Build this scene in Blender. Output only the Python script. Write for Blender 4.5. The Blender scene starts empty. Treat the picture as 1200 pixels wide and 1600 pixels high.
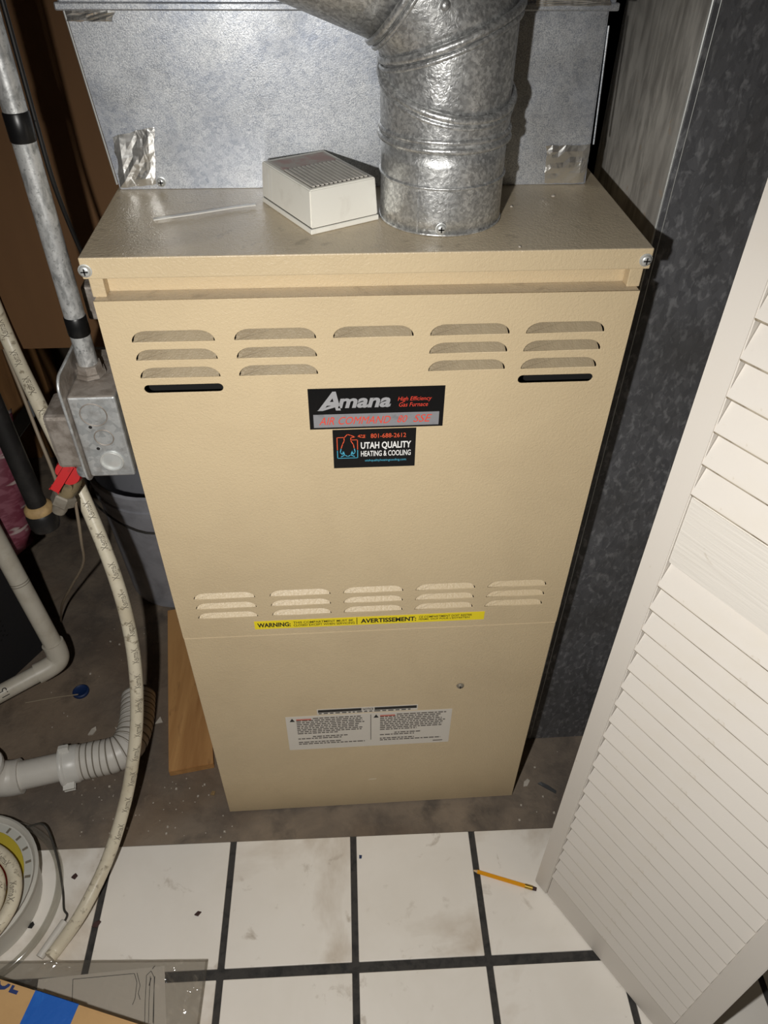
import bpy, bmesh, math, random
from mathutils import Vector, Matrix
random.seed(7)
S = bpy.context.scene
COL = S.collection
# ------------------------------------------------------------------ camera
F = 1166.153
CAM = Vector((-0.0369, -0.6735, 1.3385)); YAW, PIT, ROL = -0.0757, 0.7304, 0.0139
_r0 = Vector((math.cos(YAW), math.sin(YAW), 0)); _f0 = Vector((-math.sin(YAW), math.cos(YAW), 0)); _u0 = Vector((0, 0, 1))
FW = _f0*math.cos(PIT) - _u0*math.sin(PIT); _up = _u0*math.cos(PIT) + _f0*math.sin(PIT)
RT = _r0*math.cos(ROL) + _up*math.sin(ROL); UP = _up*math.cos(ROL) - _r0*math.sin(ROL)
cd = bpy.data.cameras.new('camera'); cam = bpy.data.objects.new('camera', cd); COL.objects.link(cam)
cd.sensor_fit = 'VERTICAL'; cd.sensor_height = 24.0; cd.lens = 24.0*F/1600; cd.clip_start = 0.01
M = Matrix((RT, UP, -FW)).transposed().to_4x4(); M.translation = CAM; cam.matrix_world = M
S.camera = cam
def ray(x, y): return FW + RT*((x-600)/F) + UP*((800-y)/F)
def D(x, y, d): return CAM + ray(x, y)*d                       # at a depth
def onz(x, y, z): q = ray(x, y); return CAM + q*((z-CAM.z)/q.z)
def ony(x, y, v): q = ray(x, y); return CAM + q*((v-CAM.y)/q.y)
# ------------------------------------------------------------------ world, light, exposure
w = bpy.data.worlds.new('world'); S.world = w; w.use_nodes = True
w.node_tree.nodes['Background'].inputs[0].default_value = (0.75, 0.87, 1.0, 1)
w.node_tree.nodes['Background'].inputs[1].default_value = 0.007
ld = bpy.data.lights.new('phone_flash', 'SPOT'); ld.energy = 32; ld.color = (1.0, 0.975, 0.93)
ld.spot_size = math.radians(160); ld.spot_blend = 1.0; ld.shadow_soft_size = 0.008
lo = bpy.data.objects.new('phone_flash', ld); COL.objects.link(lo)
lo.location = (-0.145, -0.665, 1.283)
lo.rotation_euler = (Vector((0.03, 0.0, -0.14)) - Vector(lo.location)).to_track_quat('-Z', 'Y').to_euler()
S.view_settings.view_transform = 'Standard'; S.view_settings.look = 'None'
S.view_settings.exposure = 0.0; S.view_settings.gamma = 1.0; S.view_settings.use_curve_mapping = False

# ------------------------------------------------------------------ materials
def srgb(c):
    return tuple((v/12.92 if v <= .04045 else ((v+.055)/1.055)**2.4) for v in [x/255 for x in c]) + (1,)
MATS = {}
def mat(name, rgb, rough=.5, metal=0.0, var=None, bump=None, spec=.5, rvar=0.0, coat=0.0):
    """var = list of (texture, scale, detail, lo, hi, rgb2, amount[, stretch]); bump = list of (texture, scale, strength, distance)"""
    m = bpy.data.materials.new(name); m.use_nodes = True; nt = m.node_tree; N = nt.nodes; L = nt.links
    b = N['Principled BSDF']; b.inputs['Roughness'].default_value = rough; b.inputs['Metallic'].default_value = metal
    b.inputs['Specular IOR Level'].default_value = spec; b.inputs['Coat Weight'].default_value = coat
    tc = N.new('ShaderNodeTexCoord')
    def tex(kind, scale, detail=3, stretch=None, dist=0.0):
        src = tc.outputs['Object']
        if stretch:
            mp = N.new('ShaderNodeMapping'); mp.inputs['Scale'].default_value = stretch; L.new(src, mp.inputs[0]); src = mp.outputs[0]
        if kind == 'V':
            t = N.new('ShaderNodeTexVoronoi'); t.inputs['Scale'].default_value = scale; L.new(src, t.inputs['Vector'])
            x = N.new('ShaderNodeSeparateColor'); L.new(t.outputs['Color'], x.inputs[0]); return x.outputs[0]
        if kind == 'W':
            t = N.new('ShaderNodeTexWave'); t.inputs['Scale'].default_value = scale; t.inputs['Distortion'].default_value = 6; t.inputs['Detail'].default_value = detail
            t.inputs['Detail Scale'].default_value = 1.5
            L.new(src, t.inputs['Vector']); return t.outputs['Fac']
        t = N.new('ShaderNodeTexNoise'); t.inputs['Scale'].default_value = scale; t.inputs['Detail'].default_value = detail
        t.inputs['Roughness'].default_value = .6; t.inputs['Distortion'].default_value = dist
        L.new(src, t.inputs['Vector']); return t.outputs['Fac']
    def ramp(src, lo_, hi_, a=0.0, bb=1.0):
        r = N.new('ShaderNodeMapRange'); r.inputs[1].default_value = lo_; r.inputs[2].default_value = hi_
        r.inputs[3].default_value = a; r.inputs[4].default_value = bb; L.new(src, r.inputs[0]); return r.outputs[0]
    col = srgb(rgb) if max(rgb) > 1.01 else tuple(rgb)+(1,)
    b.inputs['Base Color'].default_value = col
    cur = None
    for v in (var or []):
        k, sc, de, lo_, hi_, c2, am = v[:7]
        f = ramp(tex(k, sc, de, v[7] if len(v) > 7 else None, .4), lo_, hi_, 0, am)
        mx = N.new('ShaderNodeMix'); mx.data_type = 'RGBA'
        if cur is None: mx.inputs[6].default_value = col
        else: L.new(cur, mx.inputs[6])
        mx.inputs[7].default_value = srgb(c2); L.new(f, mx.inputs[0]); cur = mx.outputs[2]
    if cur is not None: L.new(cur, b.inputs['Base Color'])
    if rvar:
        L.new(ramp(tex('N', 22, 4), .3, .7, rough-rvar, rough+rvar), b.inputs['Roughness'])
    prev = None
    for v in (bump or []):
        k, sc, st, di = v[:4]
        bp = N.new('ShaderNodeBump'); bp.inputs['Strength'].default_value = st; bp.inputs['Distance'].default_value = di
        L.new(tex(k, sc, 2, v[4] if len(v) > 4 else None, .8), bp.inputs['Height'])
        if prev: L.new(prev, bp.inputs['Normal'])
        prev = bp.outputs[0]
    if prev: L.new(prev, b.inputs['Normal'])
    MATS[name] = m; return m
GRAIN = [('N', 330, .35, .002)]
beige = mat('beige_paint', (208, 188, 153), .42, bump=GRAIN, var=[('N', 7, 4, .45, .75, (186, 166, 134), .35)])
dusty = mat('beige_paint_dusty', (202, 187, 161), .3, bump=GRAIN, var=[('N', 9, 5, .4, .7, (172, 158, 137), .7), ('N', 55, 3, .6, .72, (110, 98, 84), .35)])
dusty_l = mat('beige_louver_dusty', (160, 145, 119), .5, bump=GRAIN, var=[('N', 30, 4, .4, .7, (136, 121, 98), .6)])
black_in = mat('interior_dark', (14, 13, 12), .9)
galv = mat('galvanized_bright', (222, 225, 228), .42, .7, var=[('N', 900, 2, .42, .58, (146, 152, 164), .8), ('N', 8, 5, .44, .62, (150, 158, 174), .75), ('V', 260, 0, 0, 1, (236, 238, 240), .35)], bump=[('N', 600, .12, .001)], rvar=.08)
galv_pipe = mat('galvanized_spangle', (238, 239, 238), .36, .72, var=[('V', 320, 0, 0, 1, (176, 177, 178), .7), ('N', 260, 3, .46, .6, (158, 159, 160), .7), ('N', 14, 4, .52, .72, (176, 176, 172), .5)], bump=[('N', 230, .35, .0012), ('N', 30, .2, .004)], rvar=.1)
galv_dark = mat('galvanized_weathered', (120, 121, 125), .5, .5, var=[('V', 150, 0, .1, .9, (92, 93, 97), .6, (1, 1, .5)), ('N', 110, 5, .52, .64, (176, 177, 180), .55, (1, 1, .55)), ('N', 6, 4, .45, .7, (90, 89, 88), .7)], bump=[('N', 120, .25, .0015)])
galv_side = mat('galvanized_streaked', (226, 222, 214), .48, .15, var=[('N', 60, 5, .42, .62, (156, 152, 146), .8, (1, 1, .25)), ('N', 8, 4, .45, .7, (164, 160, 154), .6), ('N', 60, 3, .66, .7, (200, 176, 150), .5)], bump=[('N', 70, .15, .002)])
emt = mat('conduit_steel', (222, 223, 222), .4, .6, var=[('N', 120, 4, .45, .62, (150, 152, 152), .8, (1, 1, .5)), ('N', 300, 2, .6, .7, (90, 92, 92), .5)], bump=[('N', 200, .15, .001)])
boxsteel = mat('box_steel', (206, 208, 208), .42, .6, var=[('V', 190, 0, 0, 1, (160, 164, 166), .7), ('N', 40, 4, .5, .7, (130, 124, 118), .5)], bump=[('N', 160, .15, .001)])
boxsteel_dirty = mat('box_steel_dirty', (160, 152, 144), .6, .4, var=[('N', 60, 4, .4, .65, (112, 102, 92), .8)], bump=[('N', 120, .3, .002)])
foil = mat('foil_tape', (244, 244, 242), .24, .9, bump=[('N', 45, .35, .004)], rvar=.1)
chrome = mat('screw_zinc', (214, 216, 214), .38, .55)
chime_m = mat('chime_plastic', (240, 238, 229), .5, var=[('N', 40, 4, .55, .75, (214, 208, 197), .5)], bump=[('N', 500, .06, .001)])
chime_d = mat('chime_plastic_soiled', (204, 200, 191), .55, var=[('N', 60, 3, .45, .7, (176, 171, 162), .6)])
chime_dark = mat('slot_dark', (66, 62, 58), .8)
chime_lab = mat('chime_label_faded', (186, 178, 170), .6, var=[('N', 60, 4, .45, .6, (180, 140, 134), .7)])
wplastic = mat('white_plastic', (214, 210, 202), .4, var=[('N', 14, 4, .5, .75, (188, 180, 168), .5)])
nutwhite = mat('white_nylon', (216, 214, 208), .35)
pvc = mat('pvc_ivory', (200, 194, 180), .4, var=[('N', 18, 4, .5, .72, (170, 160, 142), .6)])
pexm = mat('pex_cream', (226, 217, 194), .38, var=[('N', 20, 4, .5, .72, (190, 176, 148), .55), ('N', 80, 5, .57, .67, (122, 108, 86), .7)])
pexdirt = mat('pex_grime', (112, 100, 82), .8, var=[('N', 90, 3, .4, .6, (150, 138, 116), .8)])
ink = mat('ink_grey', (120, 112, 98), .7)
inkblack = mat('ink_black', (24, 23, 22), .6)
iron = mat('black_iron', (34, 33, 33), .42, .3, var=[('N', 30, 4, .5, .7, (60, 58, 56), .5)], bump=[('N', 120, .2, .001)])
rustbrass = mat('old_brass', (158, 142, 110), .45, .4, var=[('N', 60, 4, .45, .7, (86, 78, 66), .8)])
brassdark = mat('brass_grey', (150, 143, 130), .5, .3, var=[('N', 60, 4, .45, .7, (122, 113, 100), .8)])
dope = mat('pipe_sealant', (168, 140, 96), .7, var=[('N', 60, 3, .4, .7, (120, 96, 62), .7)])
redp = mat('red_vinyl', (196, 22, 26), .4, var=[('N', 80, 3, .6, .75, (120, 20, 20), .5)])
tape_b = mat('black_tape', (18, 18, 19), .35)
wire_b = mat('black_cable', (16, 15, 15), .5)
wire_t = mat('tan_wire', (150, 136, 116), .5)
steelwire = mat('steel_wire', (92, 90, 86), .4, .7)
concrete = mat('concrete_dirty', (140, 126, 110), .85, var=[('N', 4, 6, .4, .62, (98, 89, 81), .9), ('N', 14, 5, .5, .7, (84, 77, 71), .8), ('N', 60, 4, .6, .72, (138, 124, 108), .5), ('N', 2.5, 3, .5, .65, (120, 98, 76), .5)], bump=[('N', 40, .4, .004), ('N', 180, .3, .001)])
groutm = mat('grout_dark', (66, 64, 62), .9, var=[('N', 60, 4, .45, .65, (40, 40, 40), .8)], bump=[('N', 150, .4, .002)])
tilem = mat('ceramic_tile', (247, 242, 234), .38, var=[('N', 3.2, 6, .56, .7, (178, 158, 132), .8), ('N', 26, 5, .62, .74, (150, 132, 108), .6), ('N', 9, 4, .4, .7, (238, 232, 222), .6)], bump=[('N', 14, .05, .004)])
wood = mat('brown_board', (200, 152, 96), .65, var=[('N', 10, 5, .4, .65, (160, 112, 64), .8, (2.2, .25, 2)), ('N', 30, 3, .6, .75, (90, 60, 36), .5, (2, .4, 2))], bump=[('N', 80, .2, .001, (3, .3, 3))])
panelwood = mat('brown_panel', (100, 70, 40), .8, var=[('N', 6, 4, .4, .7, (90, 62, 35), .6, (3, 3, .4))])
studwood = mat('stud_wood', (170, 124, 78), .8, var=[('N', 10, 4, .4, .7, (128, 90, 54), .7, (4, 4, .4))])
wallm = mat('wall_paint', (150, 140, 126), .85, var=[('N', 5, 3, .4, .7, (136, 126, 112), .5)])
walldark = mat('block_wall', (70, 60, 50), .9, var=[('N', 8, 4, .4, .7, (48, 42, 36), .7)])
ceilm = mat('ceiling_paint', (170, 166, 158), .9)
doorw = mat('door_white_paint', (220, 214, 206), .42, var=[('N', 6, 4, .58, .78, (212, 202, 184), .5), ('N', 50, 4, .67, .76, (176, 160, 130), .5)], bump=[('N', 220, .08, .001)])
dooredge = mat('door_edge_brown', (184, 174, 156), .7, var=[('N', 30, 4, .45, .62, (120, 106, 86), .9)])
doorgrain = mat('door_white_grain', (226, 221, 213), .45, var=[('N', 50, 4, .68, .76, (180, 170, 150), .4)], bump=[('W', 70, .2, .0012, (.06, .06, 1.6)), ('N', 200, .1, .001)])
lab_black = mat('label_black', (12, 12, 14), .3)
lab_silver = mat('label_silver', (160, 160, 163), .45, .0, var=[('N', 60, 4, .55, .7, (130, 130, 133), .6)])
lab_band = mat('label_band_grey', (138, 138, 142), .45, var=[('N', 60, 4, .55, .7, (104, 104, 108), .6)])
red_ink = mat('ink_red', (226, 72, 54), .5)
org_ink = mat('ink_orange', (238, 96, 60), .5)
white_ink = mat('ink_white', (240, 240, 238), .5)
cyan_ink = mat('ink_cyan', (80, 176, 206), .5)
lab_yellow = mat('label_yellow', (244, 222, 20), .4)
lab_white = mat('label_white', (214, 208, 198), .45)
txt_grey = mat('ink_print', (98, 92, 86), .7)
txt_pink = mat('ink_pink', (206, 120, 106), .7)
scuff = mat('paint_scuff', (226, 214, 190), .6)
bluetape = mat('blue_tape', (24, 96, 190), .6, bump=[('N', 60, .3, .002)], var=[('N', 40, 3, .5, .7, (34, 112, 206), .6)])
card = mat('cardboard', (204, 164, 112), .75, var=[('N', 14, 4, .45, .7, (188, 148, 98), .6)], bump=[('N', 200, .1, .001)])
cardink = mat('ink_navy', (40, 58, 112), .7)
paperm = mat('paper_grey', (214, 208, 198), .6)
pencil_y = mat('pencil_yellow', (240, 164, 20), .35)
pencil_w = mat('pencil_wood', (206, 178, 140), .6)
gold = mat('ferrule_gold', (206, 170, 80), .3, .8)
rubber = mat('eraser_dark', (70, 48, 46), .8)
bucketg = mat('grey_bucket', (166, 167, 174), .5, var=[('N', 20, 4, .45, .7, (126, 126, 132), .6)])
blackfab = mat('black_mesh_fabric', (30, 29, 31), .85, bump=[('V', 300, .5, .002)])
blackhole = mat('mesh_hole', (8, 8, 8), .9)
maroon = mat('maroon_print', (112, 50, 66), .45, var=[('N', 26, 3, .46, .56, (140, 84, 98), .8, (1, 1, 3)), ('N', 12, 2, .6, .64, (196, 186, 180), .7, (1, 1, 4))])
pail_w = mat('pail_plastic', (206, 204, 196), .4)
lbl_red = mat('print_red', (206, 50, 34), .4); lbl_yel = mat('print_yellow', (190, 172, 60), .4); lbl_wht = mat('print_white', (196, 196, 188), .4)
bluecap = mat('blue_plastic', (22, 46, 90), .5)
crumb = mat('plaster_white', (190, 182, 170), .8)
strapm = mat('strap_steel', (110, 112, 114), .5, .6)
def clear_mat(name, tint, gl):
    m = bpy.data.materials.new(name); m.use_nodes = True; N = m.node_tree.nodes; L = m.node_tree.links
    N.remove(N['Principled BSDF']); o = N['Material Output']
    t = N.new('ShaderNodeBsdfTransparent'); t.inputs[0].default_value = tint
    g = N.new('ShaderNodeBsdfGlossy'); g.inputs['Roughness'].default_value = .09; g.inputs[0].default_value = (.9, .9, .9, 1)
    d = N.new('ShaderNodeBsdfDiffuse'); d.inputs[0].default_value = (.5, .48, .45, 1)
    mx = N.new('ShaderNodeMixShader'); mx.inputs[0].default_value = gl; mx2 = N.new('ShaderNodeMixShader'); mx2.inputs[0].default_value = .07
    L.new(t.outputs[0], mx.inputs[1]); L.new(g.outputs[0], mx.inputs[2]); L.new(mx.outputs[0], mx2.inputs[1]); L.new(d.outputs[0], mx2.inputs[2])
    L.new(mx2.outputs[0], o.inputs[0]); return m
film = clear_mat('clear_film', (.86, .85, .83, 1), .07)
cleartube = clear_mat('clear_tube', (.9, .9, .88, 1), .10)

# ------------------------------------------------------------------ helpers
def link(name, me, m, parent=None, smooth=False):
    o = bpy.data.objects.new(name, me); COL.objects.link(o)
    if m is not None:
        for x in (m if isinstance(m, (list, tuple)) else [m]): me.materials.append(x)
    if parent is not None: o.parent = parent
    if smooth:
        for p in me.polygons: p.use_smooth = True
    return o
def obj(name, bm, m, parent=None, smooth=False, auto=None):
    bmesh.ops.recalc_face_normals(bm, faces=bm.faces)
    me = bpy.data.meshes.new(name); bm.to_mesh(me); bm.free()
    o = link(name, me, m, parent, smooth or auto is not None)
    if auto is not None: me.set_sharp_from_angle(angle=math.radians(auto))
    return o
def tag(o, label, cat, group=None):
    o['label'] = label; o['category'] = cat
    if group: o['group'] = group
    return o
def thing(name, label, cat, loc=(0, 0, 0), group=None):
    o = bpy.data.objects.new(name, None); COL.objects.link(o); o.location = loc; o.empty_display_size = .02
    return tag(o, label, cat, group)
def place(o, root):                    # geometry is written in world coordinates; put it under an Empty at root.location
    o.parent = root; o.matrix_parent_inverse = Matrix.Translation(-Vector(root.location)); return o
def struct(o): o['kind'] = 'structure'; return o
def V(*a): return Vector(a)
def box(bm, x0, x1, y0, y1, z0, z1, bev=0.0, seg=2):
    r = bmesh.ops.create_cube(bm, size=1)
    for v in r['verts']:
        v.co = V(x0+(v.co.x+.5)*(x1-x0), y0+(v.co.y+.5)*(y1-y0), z0+(v.co.z+.5)*(z1-z0))
    if bev:
        e = list({e for v in r['verts'] for e in v.link_edges})
        bmesh.ops.bevel(bm, geom=e, offset=bev, segments=seg, profile=.5, affect='EDGES')
    return bm
def B(*a, bev=0.0, seg=2): return box(bmesh.new(), *a, bev=bev, seg=seg)
def frame_of(d):
    d = d.normalized(); a = V(0, 0, 1) if abs(d.z) < .9 else V(1, 0, 0)
    u = a.cross(d).normalized(); return u, d.cross(u), d
def ring(bm, c, u, v, r, n=24): return [bm.verts.new(c + u*(r*math.cos(2*math.pi*i/n)) + v*(r*math.sin(2*math.pi*i/n))) for i in range(n)]
def bridge(bm, a, b):
    n = len(a)
    for i in range(n): bm.faces.new((a[i], a[(i+1) % n], b[(i+1) % n], b[i]))
def lathe(bm, prof, o, d, n=24, cap=True):
    u, v, d = frame_of(V(*d)); o = V(*o); prev = None; first = None
    for r, h in prof:
        R = ring(bm, o + d*h, u, v, max(r, 1e-5), n)
        if prev: bridge(bm, prev, R)
        else: first = R
        prev = R
    if cap: bm.faces.new(first); bm.faces.new(prev)
    return bm
def catmull(pts, k=8):
    P = [pts[0]*2-pts[1]] + list(pts) + [pts[-1]*2-pts[-2]]; out = []
    for i in range(1, len(P)-2):
        a, b, c, d = P[i-1:i+3]
        for j in range(k):
            t = j/k
            out.append(.5*((2*b)+(c-a)*t+(2*a-5*b+4*c-d)*t*t+(3*b-a-3*c+d)*t**3))
    out.append(P[-2].copy()); return out
def frames(pts):
    T = [(pts[min(i+1, len(pts)-1)]-pts[max(i-1, 0)]).normalized() for i in range(len(pts))]
    u, v, _ = frame_of(T[0]); fr = [(u, v)]
    for i in range(1, len(pts)):
        u = (u - T[i]*u.dot(T[i])).normalized(); fr.append((u, T[i].cross(u)))
    return T, fr
def sweep(bm, pts, r, n=14, cap=True):
    T, fr = frames(pts); prev = None; first = None
    for i, p in enumerate(pts):
        R = ring(bm, p, fr[i][0], fr[i][1], r[i] if isinstance(r, (list, tuple)) else r, n)
        if prev: bridge(bm, prev, R)
        else: first = R
        prev = R
    if cap: bm.faces.new(first); bm.faces.new(prev)
    return bm
def tube(name, pts, r, m, parent=None, n=14, k=8, sm=True):
    P = catmull([V(*p) for p in pts], k) if sm else [V(*p) for p in pts]
    o = obj(name, sweep(bmesh.new(), P, r, n), m, None, auto=40)
    if parent is not None: place(o, parent)
    return o
def text_mesh(s, shear=0.0, offset=0.0, space=1.0):
    c = bpy.data.curves.new('t', 'FONT'); c.body = s; c.size = 1; c.shear = shear; c.offset = offset; c.space_character = space; c.resolution_u = 3
    o = bpy.data.objects.new('t', c); COL.objects.link(o)
    dg = bpy.context.evaluated_depsgraph_get(); me = bpy.data.meshes.new_from_object(o.evaluated_get(dg))
    vs = [v.co.copy() for v in me.vertices]; fs = [tuple(p.vertices) for p in me.polygons]
    bpy.data.objects.remove(o); bpy.data.curves.remove(c); bpy.data.meshes.remove(me)
    x0 = min(v.x for v in vs); x1 = max(v.x for v in vs); y0 = min(v.y for v in vs); y1 = max(v.y for v in vs)
    return [((v.x-x0)/(x1-x0), (v.y-y0)/(y1-y0)) for v in vs], fs
def text_into(bm, s, x0, x1, y0, y1, fn, **k):
    vs, fs = text_mesh(s, **k)
    B_ = [bm.verts.new(fn(x0+a*(x1-x0), y0+b*(y1-y0))) for a, b in vs]
    for f in fs:
        try: bm.faces.new([B_[i] for i in f])
        except ValueError: pass
    return bm
def raw(name, bm, m):      # no normal recalculation: flat print
    me = bpy.data.meshes.new(name); bm.to_mesh(me); bm.free(); return link(name, me, m)
def poly(bm, pts): return bm.faces.new([bm.verts.new(p) for p in pts])
def rrect(w, h, r, n=5):
    out = []
    for cx, cy, a0 in ((w/2-r, h/2-r, 0), (-w/2+r, h/2-r, 90), (-w/2+r, -h/2+r, 180), (w/2-r, -h/2+r, 270)):
        for i in range(n+1):
            a = math.radians(a0+90*i/n); out.append((cx+r*math.cos(a), cy+r*math.sin(a)))
    return out
def sheet_with_holes(outer, holes, thick, bev=0.0):   # local x,y outline -> mesh, extruded along +-z by thick/2
    c = bpy.data.curves.new('s', 'CURVE'); c.dimensions = '2D'; c.fill_mode = 'BOTH'; c.extrude = thick/2-bev; c.bevel_depth = bev; c.bevel_resolution = 1
    for lp in [outer]+holes:
        s = c.splines.new('POLY'); s.points.add(len(lp)-1); s.use_cyclic_u = True
        for p, q in zip(s.points, lp): p.co = (q[0], q[1], 0, 1)
    o = bpy.data.objects.new('s', c); COL.objects.link(o)
    dg = bpy.context.evaluated_depsgraph_get(); me = bpy.data.meshes.new_from_object(o.evaluated_get(dg))
    bpy.data.objects.remove(o); bpy.data.curves.remove(c); me.materials.clear(); return me

# ------------------------------------------------------------------ setting
floor = struct(obj('floor', B(-1.3, 1.1, -2.2, 1.3, -.1, 0), concrete))
GX, GY, P_, A_ = -.2511, -.0572, .2133, -.0175
ca, sa = math.cos(A_), math.sin(A_)
def grid(i, j): return V(GX+P_*(i*ca-j*sa), GY+P_*(i*sa+j*ca), 0)
bm = bmesh.new()
for v_ in ((-5, 0), (6, 0), (6, -10), (-5, -10)): pass
p = [grid(-5, 0), grid(6.2, 0), grid(6.2, -10), grid(-5, -10)]
lo_ = [bm.verts.new(q+V(0, 0, .0005)) for q in p]; hi_ = [bm.verts.new(q+V(0, 0, .0058)) for q in p]
bridge(bm, lo_, hi_); bm.faces.new(hi_); bm.faces.new(lo_[::-1])
obj('grout', bm, groutm, floor)
bm = B(-.1012, .1012, -.1012, .1012, .001, .0085, bev=.0012)
tile_me = None
for j in range(0, -9, -1):
    for i in range(-4, 5):
        if tile_me is None:
            o = obj('tile', bm, tilem, floor); tile_me = o.data
        else:
            o = bpy.data.objects.new('tile', tile_me); COL.objects.link(o); o.parent = floor
        c = grid(i+.5, j-.5); o.location = c; o.rotation_euler.z = A_ + random.choice((0, math.pi/2, math.pi, -math.pi/2))
        if j == 0: o.location += V(-sa, ca, 0)*.0045
# make the tile pattern differ from tile to tile
nt = tilem.node_tree; tcn = [n for n in nt.nodes if n.type == 'TEX_COORD'][0]
oi = nt.nodes.new('ShaderNodeObjectInfo'); ad = nt.nodes.new('ShaderNodeVectorMath'); ad.operation = 'ADD'
cmb = nt.nodes.new('ShaderNodeVectorMath'); cmb.operation = 'SCALE'; cmb.inputs[3].default_value = 37.0
nt.links.new(oi.outputs['Random'], cmb.inputs[0]); 
for l in list(nt.links):
    if l.from_node == tcn:
        nt.links.new(ad.outputs[0], l.to_socket)
nt.links.new(tcn.outputs['Object'], ad.inputs[0]); nt.links.new(cmb.outputs[0], ad.inputs[1])

struct(obj('wall_back', B(-1.3, 1.1, 1.2, 1.3, 0, 2.3), walldark))
struct(obj('wall_left', B(-1.3, -1.2, -2.2, 1.2, 0, 2.3), walldark))
struct(obj('wall_right', B(1.0, 1.1, -2.2, 1.2, 0, 2.3), wallm))
struct(obj('wall_front', B(-1.2, 1.0, -2.2, -2.1, 0, 2.3), wallm))
struct(obj('ceiling', B(-1.3, 1.1, -2.2, 1.3, 2.3, 2.4), ceilm))

# ------------------------------------------------------------------ furnace
HW = .2635
fur = thing('gas_furnace', 'tall beige upright gas furnace with louvered front door and galvanized plenum on top', 'furnace', (0, .3, 0))
def fp(o): return place(o, fur)
bm = bmesh.new()                                     # cabinet shell, open at the front behind the doors
for a in ((-.2665, -.2645, .024, .70, .002, 1.0360), (.2645, .2665, .024, .70, .002, 1.0360), (-.2645, .2645, .698, .70, .002, 1.036), (-.2645, .2645, .024, .698, .002, .004),
          (-.2645, .2645, .024, .026, .98, 1.036), (-.2645, -.250, .0245, .0265, .01, .98), (.250, .2645, .0245, .0265, .01, .98)): box(bm, *a)
fp(obj('cabinet', bm, beige))
bm = B(-.2640, .2640, .034, .07, .02, .975); fp(obj('interior_shade', bm, black_in))  # near-black block added so the openings show a dark, unlit interior
for s in (-1, 1):
    bm = bmesh.new(); box(bm, *sorted((s*.2662, s*.2530)), .010, .0235, 1.0130, 1.0358, bev=.001)
    fp(obj('corner_post', bm, beige))
# lid
bm = bmesh.new()
box(bm, -.2672, .2672, -.001, .70, 1.0360, 1.0564, bev=.0012, seg=2)
lid = fp(obj('top_panel', bm, [beige, dusty]))
for pgn in lid.data.polygons:
    if pgn.normal.z > .9: pgn.material_index = 1
def screw(name, x, z, y, r=.0055, parent=None, m=chrome):
    bm = bmesh.new(); lathe(bm, [(r*1.15, 0), (r*1.15, .0008), (r, .001), (r*.95, .0025), (r*.7, .0036), (r*.35, .0039), (.0001, .0039)], (x, y, z), (0, -1, 0), 16)
    o = obj(name, bm, m, auto=50)
    bm = bmesh.new()
    for a in (0, math.pi/2):
        du = V(math.cos(a), 0, math.sin(a)); dv = V(-math.sin(a), 0, math.cos(a)); c = V(x, y-.00405, z)
        poly(bm, [c-du*r*.6-dv*.0007, c+du*r*.6-dv*.0007, c+du*r*.6+dv*.0007, c-du*r*.6+dv*.0007])
    s = raw('slot', bm, inkblack)
    place(o, parent); s.parent = o
    return o
for px, py in ((133, 423), (1009, 406)):
    q = ony(px, py, -.001); screw('screw', q.x, q.z, -.001, parent=fur)
# doors
COLS = [(-.2376, -.1556), (-.1372, -.0560), (-.0396, .0421), (.0580, .1398), (.1556, .2376)]
UP_ROWS = [.9693, .9489, .9283]; LOW_ROWS = [.5885, .5690, .5495]
UPN = [3, 3, 1, 3, 3]
LW, LH = .0820, .0128
def dshape(w, h, r=.011):
    out = [(-w/2, 0), (w/2, 0)]; rx = .016
    for i in range(7):
        a = math.radians(90*i/6); out.append((w/2-rx+rx*math.cos(a), h*math.sin(a)))
    for i in range(7):
        a = math.radians(90+90*i/6); out.append((-w/2+rx+rx*math.cos(a), h*math.sin(a)))
    return out
def stadium(w, h, n=6):
    return rrect(w, h, h/2*.999, n)
DZ0, DZ1 = .5115, 1.0132
zc = (DZ0+DZ1)/2
holes = []; spots = []
for ci, (a, b) in enumerate(COLS):
    for ri in range(UPN[ci]): spots.append(((a+b)/2, UP_ROWS[ri]))
    for z in LOW_ROWS: spots.append(((a+b)/2, z))
for x, z in spots:
    holes.append([(x+p[0], z+p[1]-zc) for p in dshape(LW, LH)])
for x in (-.1955, .1953):
    holes.append([(x+p[0], .9157-zc+p[1]) for p in stadium(.0815, .0105)])
me = sheet_with_holes([(-HW, DZ0-zc), (HW, DZ0-zc), (HW, DZ1-zc), (-HW, DZ1-zc)], holes, .0016, .0004)
bm = bmesh.new(); bm.from_mesh(me); bpy.data.meshes.remove(me)
for v in bm.verts: v.co = V(v.co.x, .0008-v.co.z, v.co.y+zc)
for f in bm.faces: f.normal_flip()
for a in ((-HW, HW, .0012, .0225, DZ1-.0016, DZ1), (-HW, -HW+.0016, .0012, .0225, DZ0, DZ1-.0016), (HW-.0016, HW, .0012, .0225, DZ0, DZ1-.0016), (-HW, HW, .0012, .012, DZ0, DZ0+.0014)):
    box(bm, *a)
me = bpy.data.meshes.new('upper_door'); bm.to_mesh(me); bm.free()
updoor = fp(link('upper_door', me, [beige, dusty]))
for pgn in me.polygons:
    if pgn.normal.z > .9 and pgn.center.z > 1.012: pgn.material_index = 1
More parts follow.
